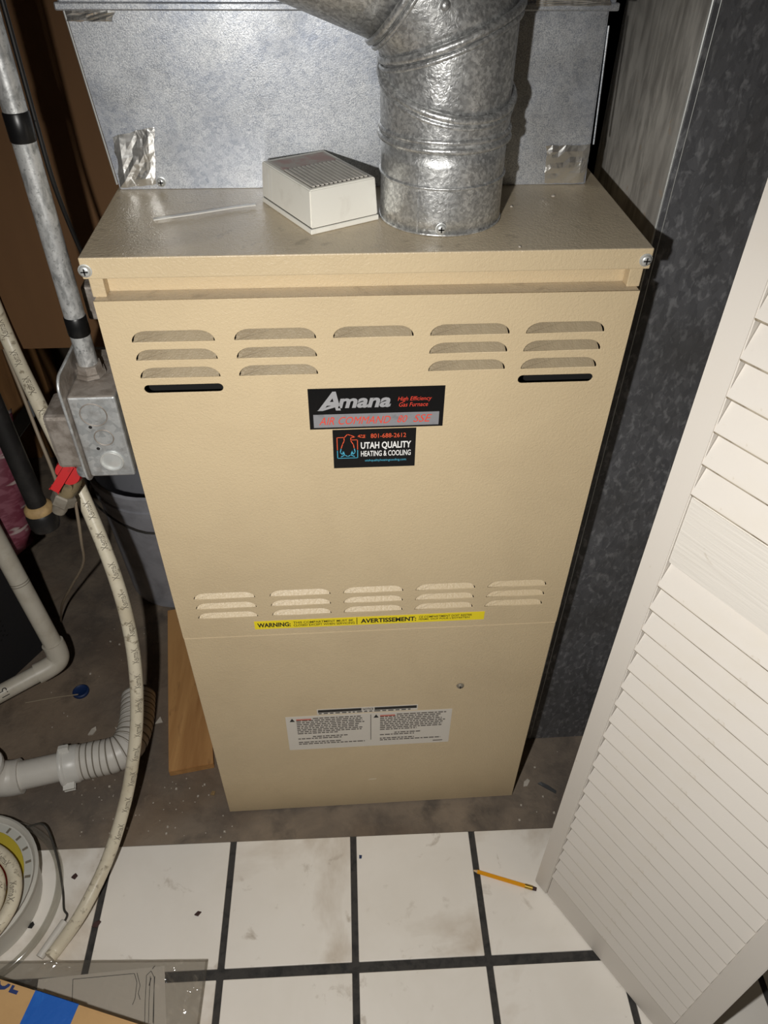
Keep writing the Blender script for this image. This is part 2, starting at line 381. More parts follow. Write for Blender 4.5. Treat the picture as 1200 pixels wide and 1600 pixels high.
# louver tongue: hinged at its bottom edge, pushed in at the top
def tongue():
    bm = bmesh.new(); dp = .0135; n = 40
    out = [(-LW/2+.0004, 0), (LW/2-.0004, 0)] + [(a*.955, b*1.0) for a, b in dshape(LW, LH)[2:]]
    fr_ = [bm.verts.new((a, .0006+dp*min(1, b/LH), b)) for a, b in out]
    bk = [bm.verts.new((a, .0016+dp*min(1, b/LH), b)) for a, b in out]
    bridge(bm, fr_, bk); bm.faces.new(fr_); bm.faces.new(bk[::-1])
    return bm
lmes = []
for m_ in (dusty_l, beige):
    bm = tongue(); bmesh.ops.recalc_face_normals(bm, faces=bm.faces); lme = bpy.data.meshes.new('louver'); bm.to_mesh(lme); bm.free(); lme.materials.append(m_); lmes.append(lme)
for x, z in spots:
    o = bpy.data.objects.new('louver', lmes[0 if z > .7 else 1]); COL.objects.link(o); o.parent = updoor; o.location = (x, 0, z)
bm = bmesh.new()
box(bm, -HW, HW, 0, .0225, .004, .5095, bev=.001)
lowdoor = fp(obj('lower_door', bm, beige))
bm = bmesh.new(); sweep(bm, [V(-HW, .0012, .5107), V(HW, .0012, .5107)], .0012, 8); fp(obj('door_seam_edge', bm, beige, auto=40))
screw('access_screw', .1365, .366, 0, .0052, fur, brassdark)
bm = bmesh.new(); poly(bm, [V(-.009, -.0003, .0925), V(.006, -.0003, .0935), V(.008, -.0003, .0965), V(-.004, -.0003, .0965)]); fp(raw('paint_chip', bm, scuff))

# labels
def plate(name, x0, x1, z0, z1, m, t=.0004, y=0.0):
    bm = B(x0, x1, y-t, y, z0, z1); return fp(obj(name, bm, m))
def fr(x0, x1, z0, z1, y): return lambda a, b: V(x0+a*(x1-x0), y, z0+b*(z1-z0))
def lettering(parent, items, f, m, name='lettering'):
    bm = bmesh.new()
    for it in items: text_into(bm, it[0], *it[1:5], f, **(it[5] if len(it) > 5 else {}))
    o = raw(name, bm, m); o.parent = parent; o['kind'] = 'stuff'; return o
L1 = plate('brand_label', -.0683, .0777, .8590, .9110, lab_black); L1['label'] = 'black and silver brand plate'
f1 = fr(-.0683, .0777, .8590, .9110, -.0006)
bm = bmesh.new(); poly(bm, [f1(.03, .045), f1(.968, .045), f1(.968, .375), f1(.03, .375)]); o = raw('silver_band', bm, lab_band); o.parent = L1
f1b = fr(-.0683, .0777, .8590, .9110, -.0008)
lettering(L1, [('A', .065, .235, .47, .93, dict(shear=.25, offset=.03)), ('mana', .215, .605, .52, .76, dict(shear=.22, offset=.035))], f1b, lab_silver)
f1c = fr(-.0683, .0777, .8590, .9110, -.0010)
bm = bmesh.new(); poly(bm, [f1c(.06, .48), f1c(.10, .47), f1c(.245, .60), f1c(.17, .60)]); o = raw('letter_swash', bm, lab_silver); o.parent = L1
lettering(L1, [('High Efficiency', .655, .905, .635, .765, dict(shear=.25)), ('Gas Furnace', .665, .88, .52, .625, dict(shear=.25))], f1b, red_ink)
lettering(L1, [('AIR', .07, .185, .115, .305, dict(shear=.35)), ('COMMAND', .215, .605, .115, .305, dict(shear=.35)), ('80', .655, .73, .125, .305, dict(shear=.35)), ('SSE', .775, .915, .125, .315, dict(shear=.35))], f1b, red_ink)
L2 = plate('service_sticker', -.0440, .0487, .8040, .8575, lab_black); L2['label'] = 'black service company sticker with bird emblem'
f2 = fr(-.0440, .0487, .8040, .8575, -.0007)
lettering(L2, [('801-688-2612', .455, .88, .775, .885)], f2, org_ink)
lettering(L2, [('UTAH QUALITY', .335, .945, .47, .675, dict(offset=.025)), ('HEATING & COOLING', .335, .945, .30, .445, dict(offset=.015))], f2, white_ink)
lettering(L2, [('utahqualityheatingcooling.com', .385, .89, .145, .225)], f2, cyan_ink)
def stroke(bm, f, pts, wd):
    for (a, b), (c, d) in zip(pts, pts[1:]):
        q0, q1 = f(a, b), f(c, d); t = (q1-q0); nrm = V(-t.z, 0, t.x).normalized()*wd/2; e = t.normalized()*wd*.4
        poly(bm, [q0-e-nrm, q1+e-nrm, q1+e+nrm, q0-e+nrm])
em_o = bmesh.new(); em_c = bmesh.new()
stroke(em_o, f2, [(.05, .48), (.05, .81), (.135, .81)], .0008); stroke(em_o, f2, [(.215, .74), (.295, .74), (.295, .48)], .0008)
stroke(em_o, f2, [(.095, .52), (.115, .64), (.135, .72), (.135, .80), (.175, .885), (.215, .86), (.265, .815), (.215, .80), (.215, .72), (.245, .62), (.255, .52)], .0009)
stroke(em_o, f2, [(.30, .83), (.33, .86), (.36, .85), (.39, .86), (.37, .83), (.39, .795), (.345, .80), (.30, .83)], .0010)
stroke(em_c, f2, [(.05, .48), (.05, .27), (.295, .27), (.295, .48)], .0008)
stroke(em_c, f2, [(.095, .52), (.085, .42), (.115, .36), (.12, .46), (.135, .36)], .0010); stroke(em_c, f2, [(.255, .52), (.265, .42), (.235, .36), (.23, .46), (.215, .36)], .0010)
stroke(em_c, f2, [(.095, .31), (.14, .35), (.175, .31), (.21, .35), (.255, .31)], .0010)
for bm_, m_ in ((em_o, org_ink), (em_c, cyan_ink)): o = raw('emblem', bm_, m_); o.parent = L2
L3 = plate('warning_strip', -.1630, .1575, .5235, .5400, lab_yellow, .0004); L3['label'] = 'yellow bilingual warning strip'
f3 = fr(-.1630, .1575, .5235, .5400, -.0006)
bm = bmesh.new(); poly(bm, [f3(.440, .1), f3(.443, .1), f3(.443, .95), f3(.440, .95)]); o = raw('divider', bm, inkblack); o.parent = L3
lettering(L3, [('WARNING:', .012, .155, .22, .78, dict(offset=.035)), ('THIS COMPARTMENT MUST BE', .167, .425, .53, .80, dict(offset=.01)), ('CLOSED EXCEPT WHEN SERVICING', .167, .432, .18, .45, dict(offset=.01)),
               ('AVERTISSEMENT:', .458, .70, .22, .78, dict(offset=.035)), ('CE COMPARTIMENT DOIT RESTER', .712, .945, .55, .80, dict(offset=.01)), ("FERME, SAUF POUR L'ENTRETIEN", .712, .935, .24, .48, dict(offset=.01))], f3, inkblack)
L4 = plate('notice_label', -.0877, .0724, .3062, .3205, lab_white, .0004)
f4 = fr(-.0877, .0724, .3062, .3205, -.0006)
bm = bmesh.new(); poly(bm, [f4(.01, .40), f4(.44, .40), f4(.44, .90), f4(.01, .90)]); poly(bm, [f4(.57, .40), f4(.99, .40), f4(.99, .90), f4(.57, .90)])
rnd = random.Random(3); a = .015
while a < .93:
    ln = rnd.uniform(.02, .06); poly(bm, [f4(a, .12), f4(a+ln, .12), f4(a+ln, .30), f4(a, .30)]); a += ln+.02
o = raw('print', bm, inkblack); o.parent = L4
lettering(L4, [('NOTICE', .452, .558, .44, .86, dict(offset=.02))], f4, inkblack)
L5 = plate('safety_label', -.1385, .1287, .2060, .3035, lab_white, .0004); L5['label'] = 'large white label of fine grey print in two columns'
f5 = fr(-.1385, .1287, .2060, .3035, -.0006)
bm = bmesh.new()
for c0, c1 in ((.062, .48), (.565, .965)):
    x_ = c0-.022
    bk = bmesh.new(); poly(bk, [f5(x_-.018, .86), f5(x_+.014, .86), f5(x_-.002, .955)]); o = raw('warning_sign', bk, inkblack); o.parent = L5
    pk = bmesh.new(); poly(pk, [f5(c0, .885), f5(c0+.09, .885), f5(c0+.09, .93), f5(c0, .93)]); o = raw('red_print', pk, txt_pink); o.parent = L5
    for li in range(15):
        if li in (9, 12): continue
        y1 = .945-li*.054; a = c0 + (.10 if li == 0 else .09 if li == 10 else 0); end = c1-rnd.uniform(0, .05) - (.14 if li in (8, 11, 13) else 0) - (.1 if li == 10 else 0)
        while a < end:
            ln = rnd.uniform(.010, .036); poly(bm, [f5(a, y1-.030), f5(min(a+ln, end), y1-.030), f5(min(a+ln, end), y1), f5(a, y1)]); a += ln+.006
poly(bm, [f5(.90, .06), f5(.96, .06), f5(.96, .085), f5(.90, .085)]); poly(bm, [f5(.507, .2), f5(.511, .2), f5(.511, .96), f5(.507, .96)])
o = raw('print', bm, txt_grey); o.parent = L5; o['kind'] = 'stuff'

# ------------------------------------------------------------------ plenum
YP = .178; ZL = 1.0567
pl = thing('sheet_metal_plenum', 'bright galvanized sheet metal plenum box sitting on the furnace top', 'plenum', (0, .4, ZL))
bm = bmesh.new()
b4 = [V(-.2640, YP, ZL), V(.2490, YP, ZL), V(.2490, .62, ZL), V(-.2640, .62, ZL)]
t4 = [V(-.2790, YP, 1.2215), V(.2415, YP, 1.2215), V(.2415, .62, 1.2215), V(-.2790, .62, 1.2215)]
vb = [bm.verts.new(p) for p in b4]; vt = [bm.verts.new(p) for p in t4]; bridge(bm, vb, vt); bm.faces.new(vb[::-1]); bm.faces.new(vt)
bmesh.ops.bevel(bm, geom=[e for e in bm.edges if abs(e.verts[0].co.z-e.verts[1].co.z) > .1], offset=.002, segments=2, affect='EDGES')
place(obj('lower_casing', bm, galv), pl)
bm = bmesh.new(); box(bm, -.283, .246, YP-.003, .625, 1.2235, 1.95, bev=.002); place(obj('upper_casing', bm, galv), pl)
bm = bmesh.new(); box(bm, -.286, .249, YP-.006, YP-.0005, 1.2195, 1.2265, bev=.0015); place(obj('seam_cleat', bm, galv), pl)
bm = bmesh.new()
poly(bm, [V(.2490, YP-.001, 1.098), V(.2418, YP-.001, 1.205), V(.2424, YP+.0, 1.208), V(.2496, YP+.0, 1.098)])
sweep(bm, [V(.2498, YP, 1.098), V(.2432, YP, 1.207)], .0010, 8); place(obj('corner_flange', bm, galv), pl)
sweep_b = bmesh.new(); sweep(sweep_b, [V(-.2655, YP, 1.062), V(-.2795, YP, 1.219)], .0011, 8); place(obj('corner_flange', sweep_b, chrome), pl)
def foil_patch(name, pts, seed, parent, n=7, amp=.0016, y=YP):
    """pts: 4 corners (x,z) ccw from bottom-left, laid on the plenum front"""
    rr = random.Random(seed); bm = bmesh.new(); G = []
    for j in range(n+1):
        row = []
        for i in range(n+1):
            a, b = i/n, j/n
            x = (1-a)*(1-b)*pts[0][0]+a*(1-b)*pts[1][0]+a*b*pts[2][0]+(1-a)*b*pts[3][0]
            z = (1-a)*(1-b)*pts[0][1]+a*(1-b)*pts[1][1]+a*b*pts[2][1]+(1-a)*b*pts[3][1]
            edge = i in (0, n) or j in (0, n)
            if edge: x += rr.uniform(-.0012, .0012); z += rr.uniform(0, .0012)
            row.append(bm.verts.new((x, y-.0012-(0 if edge else rr.uniform(0, amp)), z)))
        G.append(row)
    for j in range(n):
        for i in range(n): bm.faces.new((G[j][i], G[j][i+1], G[j+1][i+1], G[j+1][i]))
    o = obj(name, bm, foil); md = o.modifiers.new('t', 'SOLIDIFY'); md.thickness = .0003
    return place(o, parent)
def pz(x, y): q = ony(x, y, YP); return (q.x, max(q.z, ZL+.001))
foil_patch('foil_tape', [pz(190, 294), pz(245, 288), pz(240, 198), pz(177, 214)], 1, pl)
foil_patch('foil_tape', [pz(848, 290), pz(910, 288), pz(922, 226), pz(853, 228)], 2, pl)
foil_patch('foil_tape', [pz(106, 34), pz(175, 34), pz(183, 8), pz(100, 8)], 3, pl)
foil_patch('foil_tape', [pz(835, 8), pz(950, 8), pz(950, -6), pz(835, -6)], 4, pl, n=8, amp=.0008, y=YP-.006)
q = ony(252, 284, YP); screw('screw', q.x, q.z, YP-.0002, .0045, pl)

# ------------------------------------------------------------------ vent pipe
vp = thing('vent_pipe', 'round galvanized flue pipe with adjustable elbow rising from the furnace top', 'vent pipe', (.0740, .095, ZL))
RV = .0605; PC = V(.0740, .095, 0)
def vring(bm, c, d, u, v, r, P0, n_, n=40):
    out = []
    for i in range(n):
        a = 2*math.pi*i/n; p = c + u*(r*math.cos(a)) + v*(r*math.sin(a)); t = ((P0-p).dot(n_))/d.dot(n_); out.append(bm.verts.new(p+d*t))
    return out
Zv = V(0, 0, 1); yv = V(0, 1, 0)
d0 = Zv; d2 = V(-math.sin(.698), 0, math.cos(.698)); d3 = V(-math.sin(1.222), 0, math.cos(1.222))
J2 = V(.0740, .095, 1.1775); n2 = V(.13, -.29, 1).normalized()
J3 = V(.0740, .095, 1.2175); n3 = (d0+d2).normalized()
J4 = J3 + d2*.056; n4 = (d2+d3).normalized()
def uv(d): return yv.cross(d).normalized(), yv
def gore(name, c, d, Pa, na, Pb, nb, ra=RV, rb=RV, k=1):
    bm = bmesh.new(); u, v = uv(d); prev = None
    A_r = vring(bm, c, d, u, v, ra, Pa, na); B_r = vring(bm, c, d, u, v, rb, Pb, nb)
    n = len(A_r); mids = [A_r]
    for s in range(1, 5):
        mids.append([bm.verts.new(A_r[i].co.lerp(B_r[i].co, s/5)) for i in range(n)])
    mids.append(B_r)
    for a, b in zip(mids, mids[1:]): bridge(bm, a, b)
    o = obj(name, bm, galv_pipe, smooth=True); md = o.modifiers.new('t', 'SOLIDIFY'); md.thickness = .001; return place(o, vp)
def bead(c, d, P0, n_, r, br, name='seam_bead', off=0):
    bmx = bmesh.new(); u, v = uv(d); R = [x.co.copy() for x in vring(bmx, c, d, u, v, r, P0+d*off, n_)]; bmx.free()
    bm = bmesh.new(); m = len(R); rings = []
    for i in range(m):
        t = (R[(i+1) % m]-R[i-1]).normalized(); rad = (R[i]-(c+d*((R[i]-c).dot(d)))).normalized(); w_ = t.cross(rad)
        rings.append([bm.verts.new(R[i]+rad*(br*math.cos(k*math.pi/4))+w_*(br*math.sin(k*math.pi/4))) for k in range(8)])
    for i in range(m): bridge(bm, rings[i], rings[(i+1) % m])
    return place(obj(name, bm, galv_pipe, smooth=True), vp)
base = V(.0740, .095, ZL)
gore('pipe_section', PC, d0, base, Zv, V(.0740, .095, 1.132), Zv, RV+.0005, RV-.0005)
gore('pipe_section', PC, d0, V(.0740, .095, 1.130), Zv, J2, n2, RV+.0006, RV+.0012)
gore('pipe_section', PC, d0, J2-Zv*.002, n2, J3, n3, RV-.0006, RV-.0004)
gore('pipe_section', J3, d2, J3, n3, J4, n4, RV-.0012, RV-.001)
J5 = J4+d3*.20; n5 = (d3+Zv).normalized()
gore('pipe_section', J4, d3, J4, n4, J5, n5, RV-.001, RV-.001)
gore('pipe_section', J5, Zv, J5, n5, J5+Zv*.75, Zv, RV-.001, RV-.001)
bead(J5, Zv, J5, n5, RV, .0036)
bead(PC, d0, V(.0740, .095, 1.1405), Zv, RV+.0006, .0026); bead(PC, d0, V(.0740, .095, 1.1335), Zv, RV+.0008, .0030)
bead(PC, d0, J2, n2, RV+.0012, .0036); bead(PC, d0, J2, n2, RV+.0010, .0022, off=-.0065)
bead(PC, d0, J3, n3, RV+.0004, .0038); bead(PC, d0, J3, n3, RV+.0006, .0024, off=-.007)
bead(J4, d3, J4, n4, RV, .0036); bead(J3, d2, J4, n4, RV, .0022, off=-.0065)
bead(PC, d0, V(.0740, .095, 1.1005), Zv, RV+.0002, .0016); bead(PC, d0, V(.0740, .095, ZL+.001), Zv, RV+.0006, .0012, name='base_rim')
bm = bmesh.new(); th = math.radians(-118)
c_ = V(.0740+ (RV+.0004)*math.cos(th), .095+(RV+.0004)*math.sin(th), 0); box(bm, c_.x-.0006, c_.x+.0006, c_.y-.0006, c_.y+.0006, ZL+.001, 1.130); place(obj('lap_seam', bm, galv_pipe), vp)
q = ony(689, 357, .0345); screw('screw', q.x, q.z, .0340, .0048, vp)
q = ony(686, 33, .04); bm = bmesh.new(); bmesh.ops.create_uvsphere(bm, u_segments=12, v_segments=8, radius=.0042)
for v in bm.verts: v.co = V(v.co.x, v.co.y*.7, v.co.z)
rv = obj('rivet', bm, galv_pipe, smooth=True); rv.location = J3+d2*.028+V(0.004, -RV, .004); place(rv, vp)

# ------------------------------------------------------------------ door chime box on the lid
ch = thing('chime_box', 'off-white plastic chime box with slotted cover lying on the furnace top', 'chime', (-.0485, .105, ZL))
cF = V(-.0543, .0427, 0); cR = V(.0143, .0812, 0); cL = V(-.1148, .1308, 0)
ex = (cR-cF).normalized(); ey = (cL-cF).normalized(); ey = V(-ex.y, ex.x, 0); wx, wy = (cR-cF).length-.0015, (cL-cF).length; cF = cF+V(-.0020, 0, 0)
def CH(a, b, z): return cF+ex*(a*wx)+ey*(b*wy)+V(0, 0, ZL+z)
def chbox(a0, a1, b0, b1, z0, z1, ins=0.0):
    bm = bmesh.new()
    lo_ = [bm.verts.new(CH(*p, z0)) for p in ((a0, b0), (a1, b0), (a1, b1), (a0, b1))]
    hi_ = [bm.verts.new(CH(*p, z1)) for p in ((a0+ins, b0+ins), (a1-ins, b0+ins), (a1-ins, b1-ins), (a0+ins, b1-ins))]
    bridge(bm, lo_, hi_); bm.faces.new(lo_[::-1]); bm.faces.new(hi_); return bm
bm = chbox(0, 1, 0, 1, 0, .0048); bmesh.ops.bevel(bm, geom=list(bm.edges), offset=.0006, segments=1, affect='EDGES'); place(obj('base_plate', bm, chime_m), ch)
bm = chbox(.008, .992, .006, .994, .0055, .0405, .022); bmesh.ops.bevel(bm, geom=list(bm.edges), offset=.0011, segments=2, affect='EDGES'); place(obj('cover', bm, chime_m), ch)
bm = chbox(.02, .98, .02, .98, .0044, .0058); place(obj('joint_line', bm, chime_dark), ch)
bm = chbox(.075, .925, .055, .925, .0404, .0408); place(obj('top_panel', bm, chime_d), ch)
bm = chbox(.11, .89, .62, .90, .0408, .0411); place(obj('faded_label', bm, chime_lab), ch)
bm = chbox(.09, .91, .062, .60, .0408, .0410); place(obj('grille_recess', bm, chime_dark), ch)
for i in range(13):
    a = .098+i*.0625; bm = chbox(a, a+.034, .066, .596, .0409, .0424); place(obj('grille_bar', bm, chime_d), ch)
for bb in (.78, .84):
    bm = bmesh.new(); poly(bm, [CH(.004, bb-.004, .007), CH(.004, bb+.004, .007), CH(.022, bb+.004, .040), CH(.022, bb-.004, .040)]); place(raw('side_rib', bm, white_ink), ch)
bm = bmesh.new()
q0, q1 = onz(240, 345, ZL+.001), onz(399, 322, ZL+.001)
pts = catmull([q0+V(0, 0, .0008), q0.lerp(q1, .4)+V(.001, -.002, .0016), q0.lerp(q1, .75)+V(0, .001, .001), q1+V(0, 0, .0010)], 6)
T, _f = frames(pts); prev = None
for i, p_ in enumerate(pts):
    s_ = V(-T[i].y, T[i].x, 0).normalized()*.0022
    R = [bm.verts.new(x) for x in (p_-s_, p_+s_, p_+s_+V(0, 0, .0012), p_-s_+V(0, 0, .0012))]
    if prev: bridge(bm, prev, R)
    else: bm.faces.new(R[::-1])
    prev = R
bm.faces.new(prev)
tag(obj('plastic_strip', bm, nutwhite), 'thin white plastic strip lying on the furnace top beside the chime box', 'strip')
for i, (x, y, r) in enumerate(((780, 330, .0022), (799, 324, .0016), (812, 387, .0014), (864, 308, .002))):
    q = onz(x, y, ZL); bm = bmesh.new(); bmesh.ops.create_icosphere(bm, subdivisions=1, radius=r)
    for v in bm.verts: v.co = V(v.co.x*random.uniform(.8, 1.5), v.co.y*random.uniform(.7, 1.2), v.co.z*.7)
    o = obj('plaster_chip', bm, crumb); o.location = q+V(0, 0, r*.6); tag(o, 'tiny white plaster chip on the furnace top near the vent pipe', 'chip', 'chips on the furnace top')

# ------------------------------------------------------------------ return air duct
du = thing('return_duct', 'dark weathered galvanized return air duct standing beside the furnace', 'duct', (.6, .235, 0))
bm = bmesh.new(); box(bm, .3160, .9, .1180, .352, .001, 2.2)
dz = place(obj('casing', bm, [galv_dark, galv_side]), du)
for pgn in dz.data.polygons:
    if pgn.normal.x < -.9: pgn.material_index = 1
bm = bmesh.new(); sweep(bm, [V(.3155, .1175, .001), V(.3155, .1175, 2.2)], .0013, 8); place(obj('corner_bead', bm, chrome, auto=40), du)
bm = bmesh.new(); box(bm, .3165, .3225, .1160, .1182, .001, 2.2, bev=.0004); place(obj('seam_strip', bm, galv_dark), du)
bm = bmesh.new(); sweep(bm, [V(.3232, .1176, .001), V(.3232, .1176, 2.2)], .0008, 8); place(obj('seam_edge', bm, chrome, auto=40), du)

# ------------------------------------------------------------------ louvered bifold door
A0 = V(.2715, -.1595, 0); dt = V(.51316, -.85830, 0); dn = V(-.8583, -.51316, 0)
bd = thing('louvered_door', 'white painted louvered bifold closet door standing open', 'door', A0+dt*.15)
TH = .028
def DP(s, n, z): return A0 + dt*(s-.008*z) + dn*n + V(0, 0, z)
def dbox(s0, s1, n0, n1, z0, z1, bev=.0012):
    bm = bmesh.new()
    lo_ = [bm.verts.new(DP(*p, z0)) for p in ((s0, n0), (s1, n0), (s1, n1), (s0, n1))]
    hi_ = [bm.verts.new(DP(*p, z1)) for p in ((s0, n0), (s1, n0), (s1, n1), (s0, n1))]
    bridge(bm, lo_, hi_); bm.faces.new(lo_[::-1]); bm.faces.new(hi_)
    if bev: bmesh.ops.bevel(bm, geom=list(bm.edges), offset=bev, segments=2, affect='EDGES')
    return bm
Z0d = .0105
SI0, SI1 = .0265, .2755
for a, b in ((-.0005, SI0), (SI1, .3055)):
    place(obj('stile', dbox(a, b, -TH, 0, Z0d, 2.02), doorw), bd)
for a, b, m_ in ((Z0d, .0800, doorw), (.8110, .8960, doorgrain), (1.94, 2.02, doorw)):
    place(obj('rail', dbox(SI0+.0003, SI1-.0003, -TH+.001, -.0018, a, b), m_), bd)
SP = .03475
bm = bmesh.new()
sa_ = math.atan2(.0177, .0425); nf = (math.cos(sa_), math.sin(sa_)); up2 = (-nf[1], nf[0])      # slat face normal and its upward direction, in (n, z)
c2 = (.0016-.003*nf[0], .0012); prof = []
for k in range(9):                                          # half-round nose at the bottom, flat top edge pushed back
    a = sa_ - math.pi*k/8; prof.append((c2[0]+.003*math.cos(a), c2[1]+.003*math.sin(a)))
prof += [(c2[0]-.003*nf[0]+.043*up2[0], c2[1]-.003*nf[1]+.043*up2[1]), (c2[0]+.003*nf[0]+.043*up2[0], c2[1]+.003*nf[1]+.043*up2[1])]
rr = []
for s in (SI0+.0004, SI1-.0004):
    rr.append([bm.verts.new(dt*s + dn*n + V(0, 0, z)) for n, z in prof])
bridge(bm, rr[0], rr[1]); bm.faces.new(rr[0][::-1]); bm.faces.new(rr[1])
sl0 = obj('slat', bm, [doorw, dooredge]); sme = sl0.data; bpy.data.objects.remove(sl0)
for pgn in sme.polygons:                                  # browner, darker lower arris, drawing a line along each slat
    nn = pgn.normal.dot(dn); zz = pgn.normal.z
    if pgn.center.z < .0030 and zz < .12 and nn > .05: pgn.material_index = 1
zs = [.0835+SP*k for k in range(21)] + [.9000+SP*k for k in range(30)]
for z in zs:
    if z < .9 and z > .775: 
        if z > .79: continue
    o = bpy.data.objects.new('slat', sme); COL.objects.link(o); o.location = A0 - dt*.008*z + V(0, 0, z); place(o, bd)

# ------------------------------------------------------------------ left side: conduit, boxes, valve, pipes
cn = thing('electrical_conduit', 'vertical galvanized steel conduit with black tape bands beside the furnace', 'conduit', (-.3015, .045, .908))
CX, CY, CR = -.3015, .046, .0104
tube('pipe', [(CX, CY, .909), (CX, CY, 1.0), (CX, CY, 1.5), (CX, CY, 2.2)], CR, emt, cn, 20, 2)
for za, zb in ((1.142, 1.166), (.956, .977)):
    bm = bmesh.new(); lathe(bm, [(CR+.0002, za), (CR+.0009, za+.001), (CR+.0009, zb-.001), (CR+.0002, zb)], (CX, CY, 0), (0, 0, 1), 20); place(obj('tape_band', bm, tape_b, auto=50), cn)
bm = bmesh.new(); lathe(bm, [(CR+.006, .9092), (CR+.006, .9135), (CR+.0035, .914), (CR+.003, .922), (CR+.001, .9225)], (CX+.0, CY, 0), (0, 0, 1), 8); place(obj('connector', bm, boxsteel_dirty), cn)
jb = thing('junction_box', 'square galvanized junction box with round knockouts fixed to the furnace side', 'electrical box', (-.292, .05, .80))
BX0, BX1, BY0, BY1, BZ0, BZ1 = -.3170, -.2680, -.0005, .1000, .8035, .9085
bm = B(BX0, BX1, BY0, BY1, BZ0, BZ1, bev=.0025); jbo = obj('box_body', bm, [boxsteel, boxsteel_dirty])
for pgn in jbo.data.polygons:
    if pgn.normal.z > .8: pgn.material_index = 1
place(jbo, jb)
bm = bmesh.new()
me = sheet_with_holes([(a+.052, b) for a, b in rrect(.118, .134, .016)], [], .0016)
bm.from_mesh(me); bpy.data.meshes.remove(me)
for v in bm.verts: v.co = V(BX0-.0012+v.co.z, v.co.x-.002, v.co.y+.866)
place(obj('cover_plate', bm, boxsteel_dirty), jb)
bm = bmesh.new(); sweep(bm, [V(BX0-.0018, p[0]+.050, p[1]+.866) for p in rrect(.118, .134, .016)]+[V(BX0-.0018, rrect(.118, .134, .016)[0][0]+.050, rrect(.118, .134, .016)[0][1]+.866)], .0016, 8); place(obj('cover_rim', bm, boxsteel, auto=50), jb)
def koring(x, z, r, full=True, name='knockout'):
    pts = [V(x+r*math.cos(a), BY0-.0001, z+r*math.sin(a)) for a in [math.radians(i*12) for i in (range(31) if full else range(-8, 20))]]
    bm = bmesh.new(); sweep(bm, pts, .0007, 6); o = obj(name, bm, boxsteel_dirty, auto=60); place(o, jb); return o
koring(-.2945, .8865, .0138); koring(-.2905, .8570, .0100)
bm = bmesh.new(); lathe(bm, [(.0130, .0), (.0130, .0020), (.0122, .0028), (.0110, .0026), (.0100, .0006), (.006, .0012), (.0001, .0018)], (-.2890, BY0, .8255), (0, -1, 0), 28, cap=False); place(obj('knockout_plug', bm, chrome, auto=50), jb)
for x, z in ((-.3015, .8710), (-.3000, .8425)):
    bm = bmesh.new(); lathe(bm, [(.0019, -.0002), (.0019, .0003), (.0001, .0003)], (x, BY0, z), (0, -1, 0), 12); place(obj('screw_hole', bm, inkblack), jb)
sb = thing('switch_box', 'small grimy steel utility box behind the junction box cover plate', 'electrical box', (-.35, .05, .79))
bm = B(-.3600, -.3215, .022, .075, .7985, .8700, bev=.005); place(obj('box_body', bm, boxsteel_dirty), sb)
bm = bmesh.new(); lathe(bm, [(.014, 0), (.014, .006), (.011, .007), (.011, .018), (.013, .019), (.013, .024)], (-.338, .048, .7985), (0, 0, -1), 16); place(obj('cable_connector', bm, boxsteel, auto=50), sb)
# grey plug / clamp beside the furnace near the conduit
bm = B(-.306, -.2685, .095, .125, .946, .985, bev=.003)
tag(obj('conduit_clamp', bm, boxsteel_dirty), 'dull grey clamp block between the conduit and the furnace side', 'clamp')
# thin black cables behind the conduit
tag(tube('black_cable', [(CX+.0112, CY+.0095, 2.2), (CX+.0112, CY+.0095, 1.6), (CX+.0112, CY+.0095, 1.19), (CX+.0112, CY+.0095, 1.154), (CX+.0118, CY+.0110, 1.10), (CX+.0140, CY+.0250, 1.04), (-.2850, .0900, .995), (-.2840, .1080, .980)], .0022, wire_b), 'thin black cable taped to the steel conduit', 'cable')

# gas line
gp = thing('gas_pipe', 'thick black iron gas pipe with tan sealant at the coupling', 'pipe', D(70, 800, 1.04))
g1 = D(60, 793, 1.03); g0 = ony(-9, 636, g1.y+.015); gd = (g1-g0).normalized()
bm = bmesh.new(); lathe(bm, [(.0130, -.9), (.0130, (g1-g0).length)], g0, gd, 24); place(obj('pipe', bm, iron, auto=40), gp)
bm = bmesh.new(); lathe(bm, [(.0150, -.006), (.0190, -.002), (.0198, .004), (.0175, .009)], g1, gd, 24); place(obj('sealant_ring', bm, dope, auto=60), gp)
bm = bmesh.new(); lathe(bm, [(.0185, .006), (.0205, .010), (.0205, .026), (.018, .034), (.006, .038), (.0001, .038)], g1, gd, 24); place(obj('coupling', bm, iron, auto=40), gp)
gv = thing('gas_valve', 'brass gas shutoff valve with red lever handle beside the junction box', 'valve', D(100, 790, 1.0))
v0, v1 = D(92, 798, 1.02), D(126, 712, .985); vd = (v1-v0).normalized()
bm = bmesh.new(); lathe(bm, [(.0085, -.002), (.010, .004), (.010, .016)], v0, vd, 20); place(obj('flare_nipple', bm, brassdark, auto=40), gv)
bm = bmesh.new(); lathe(bm, [(.0140, .012), (.0162, .014), (.0162, .027), (.0140, .029)], v0, vd, 6); place(obj('hex_nut', bm, brassdark), gv)
bm = bmesh.new(); lathe(bm, [(.0105, .028), (.0125, .034), (.0142, .046), (.0142, .056), (.0120, .066), (.0105, .080)], v0, vd, 24); place(obj('valve_body', bm, rustbrass, auto=40), gv)
hc = v0+vd*.052; tw = (CAM-hc).normalized(); sd = vd.cross(tw).normalized(); tw2 = sd.cross(vd).normalized()
bm = bmesh.new(); lathe(bm, [(.0055, .012), (.0055, .022)], hc, tw2, 14); place(obj('stem', bm, rustbrass, auto=40), gv)
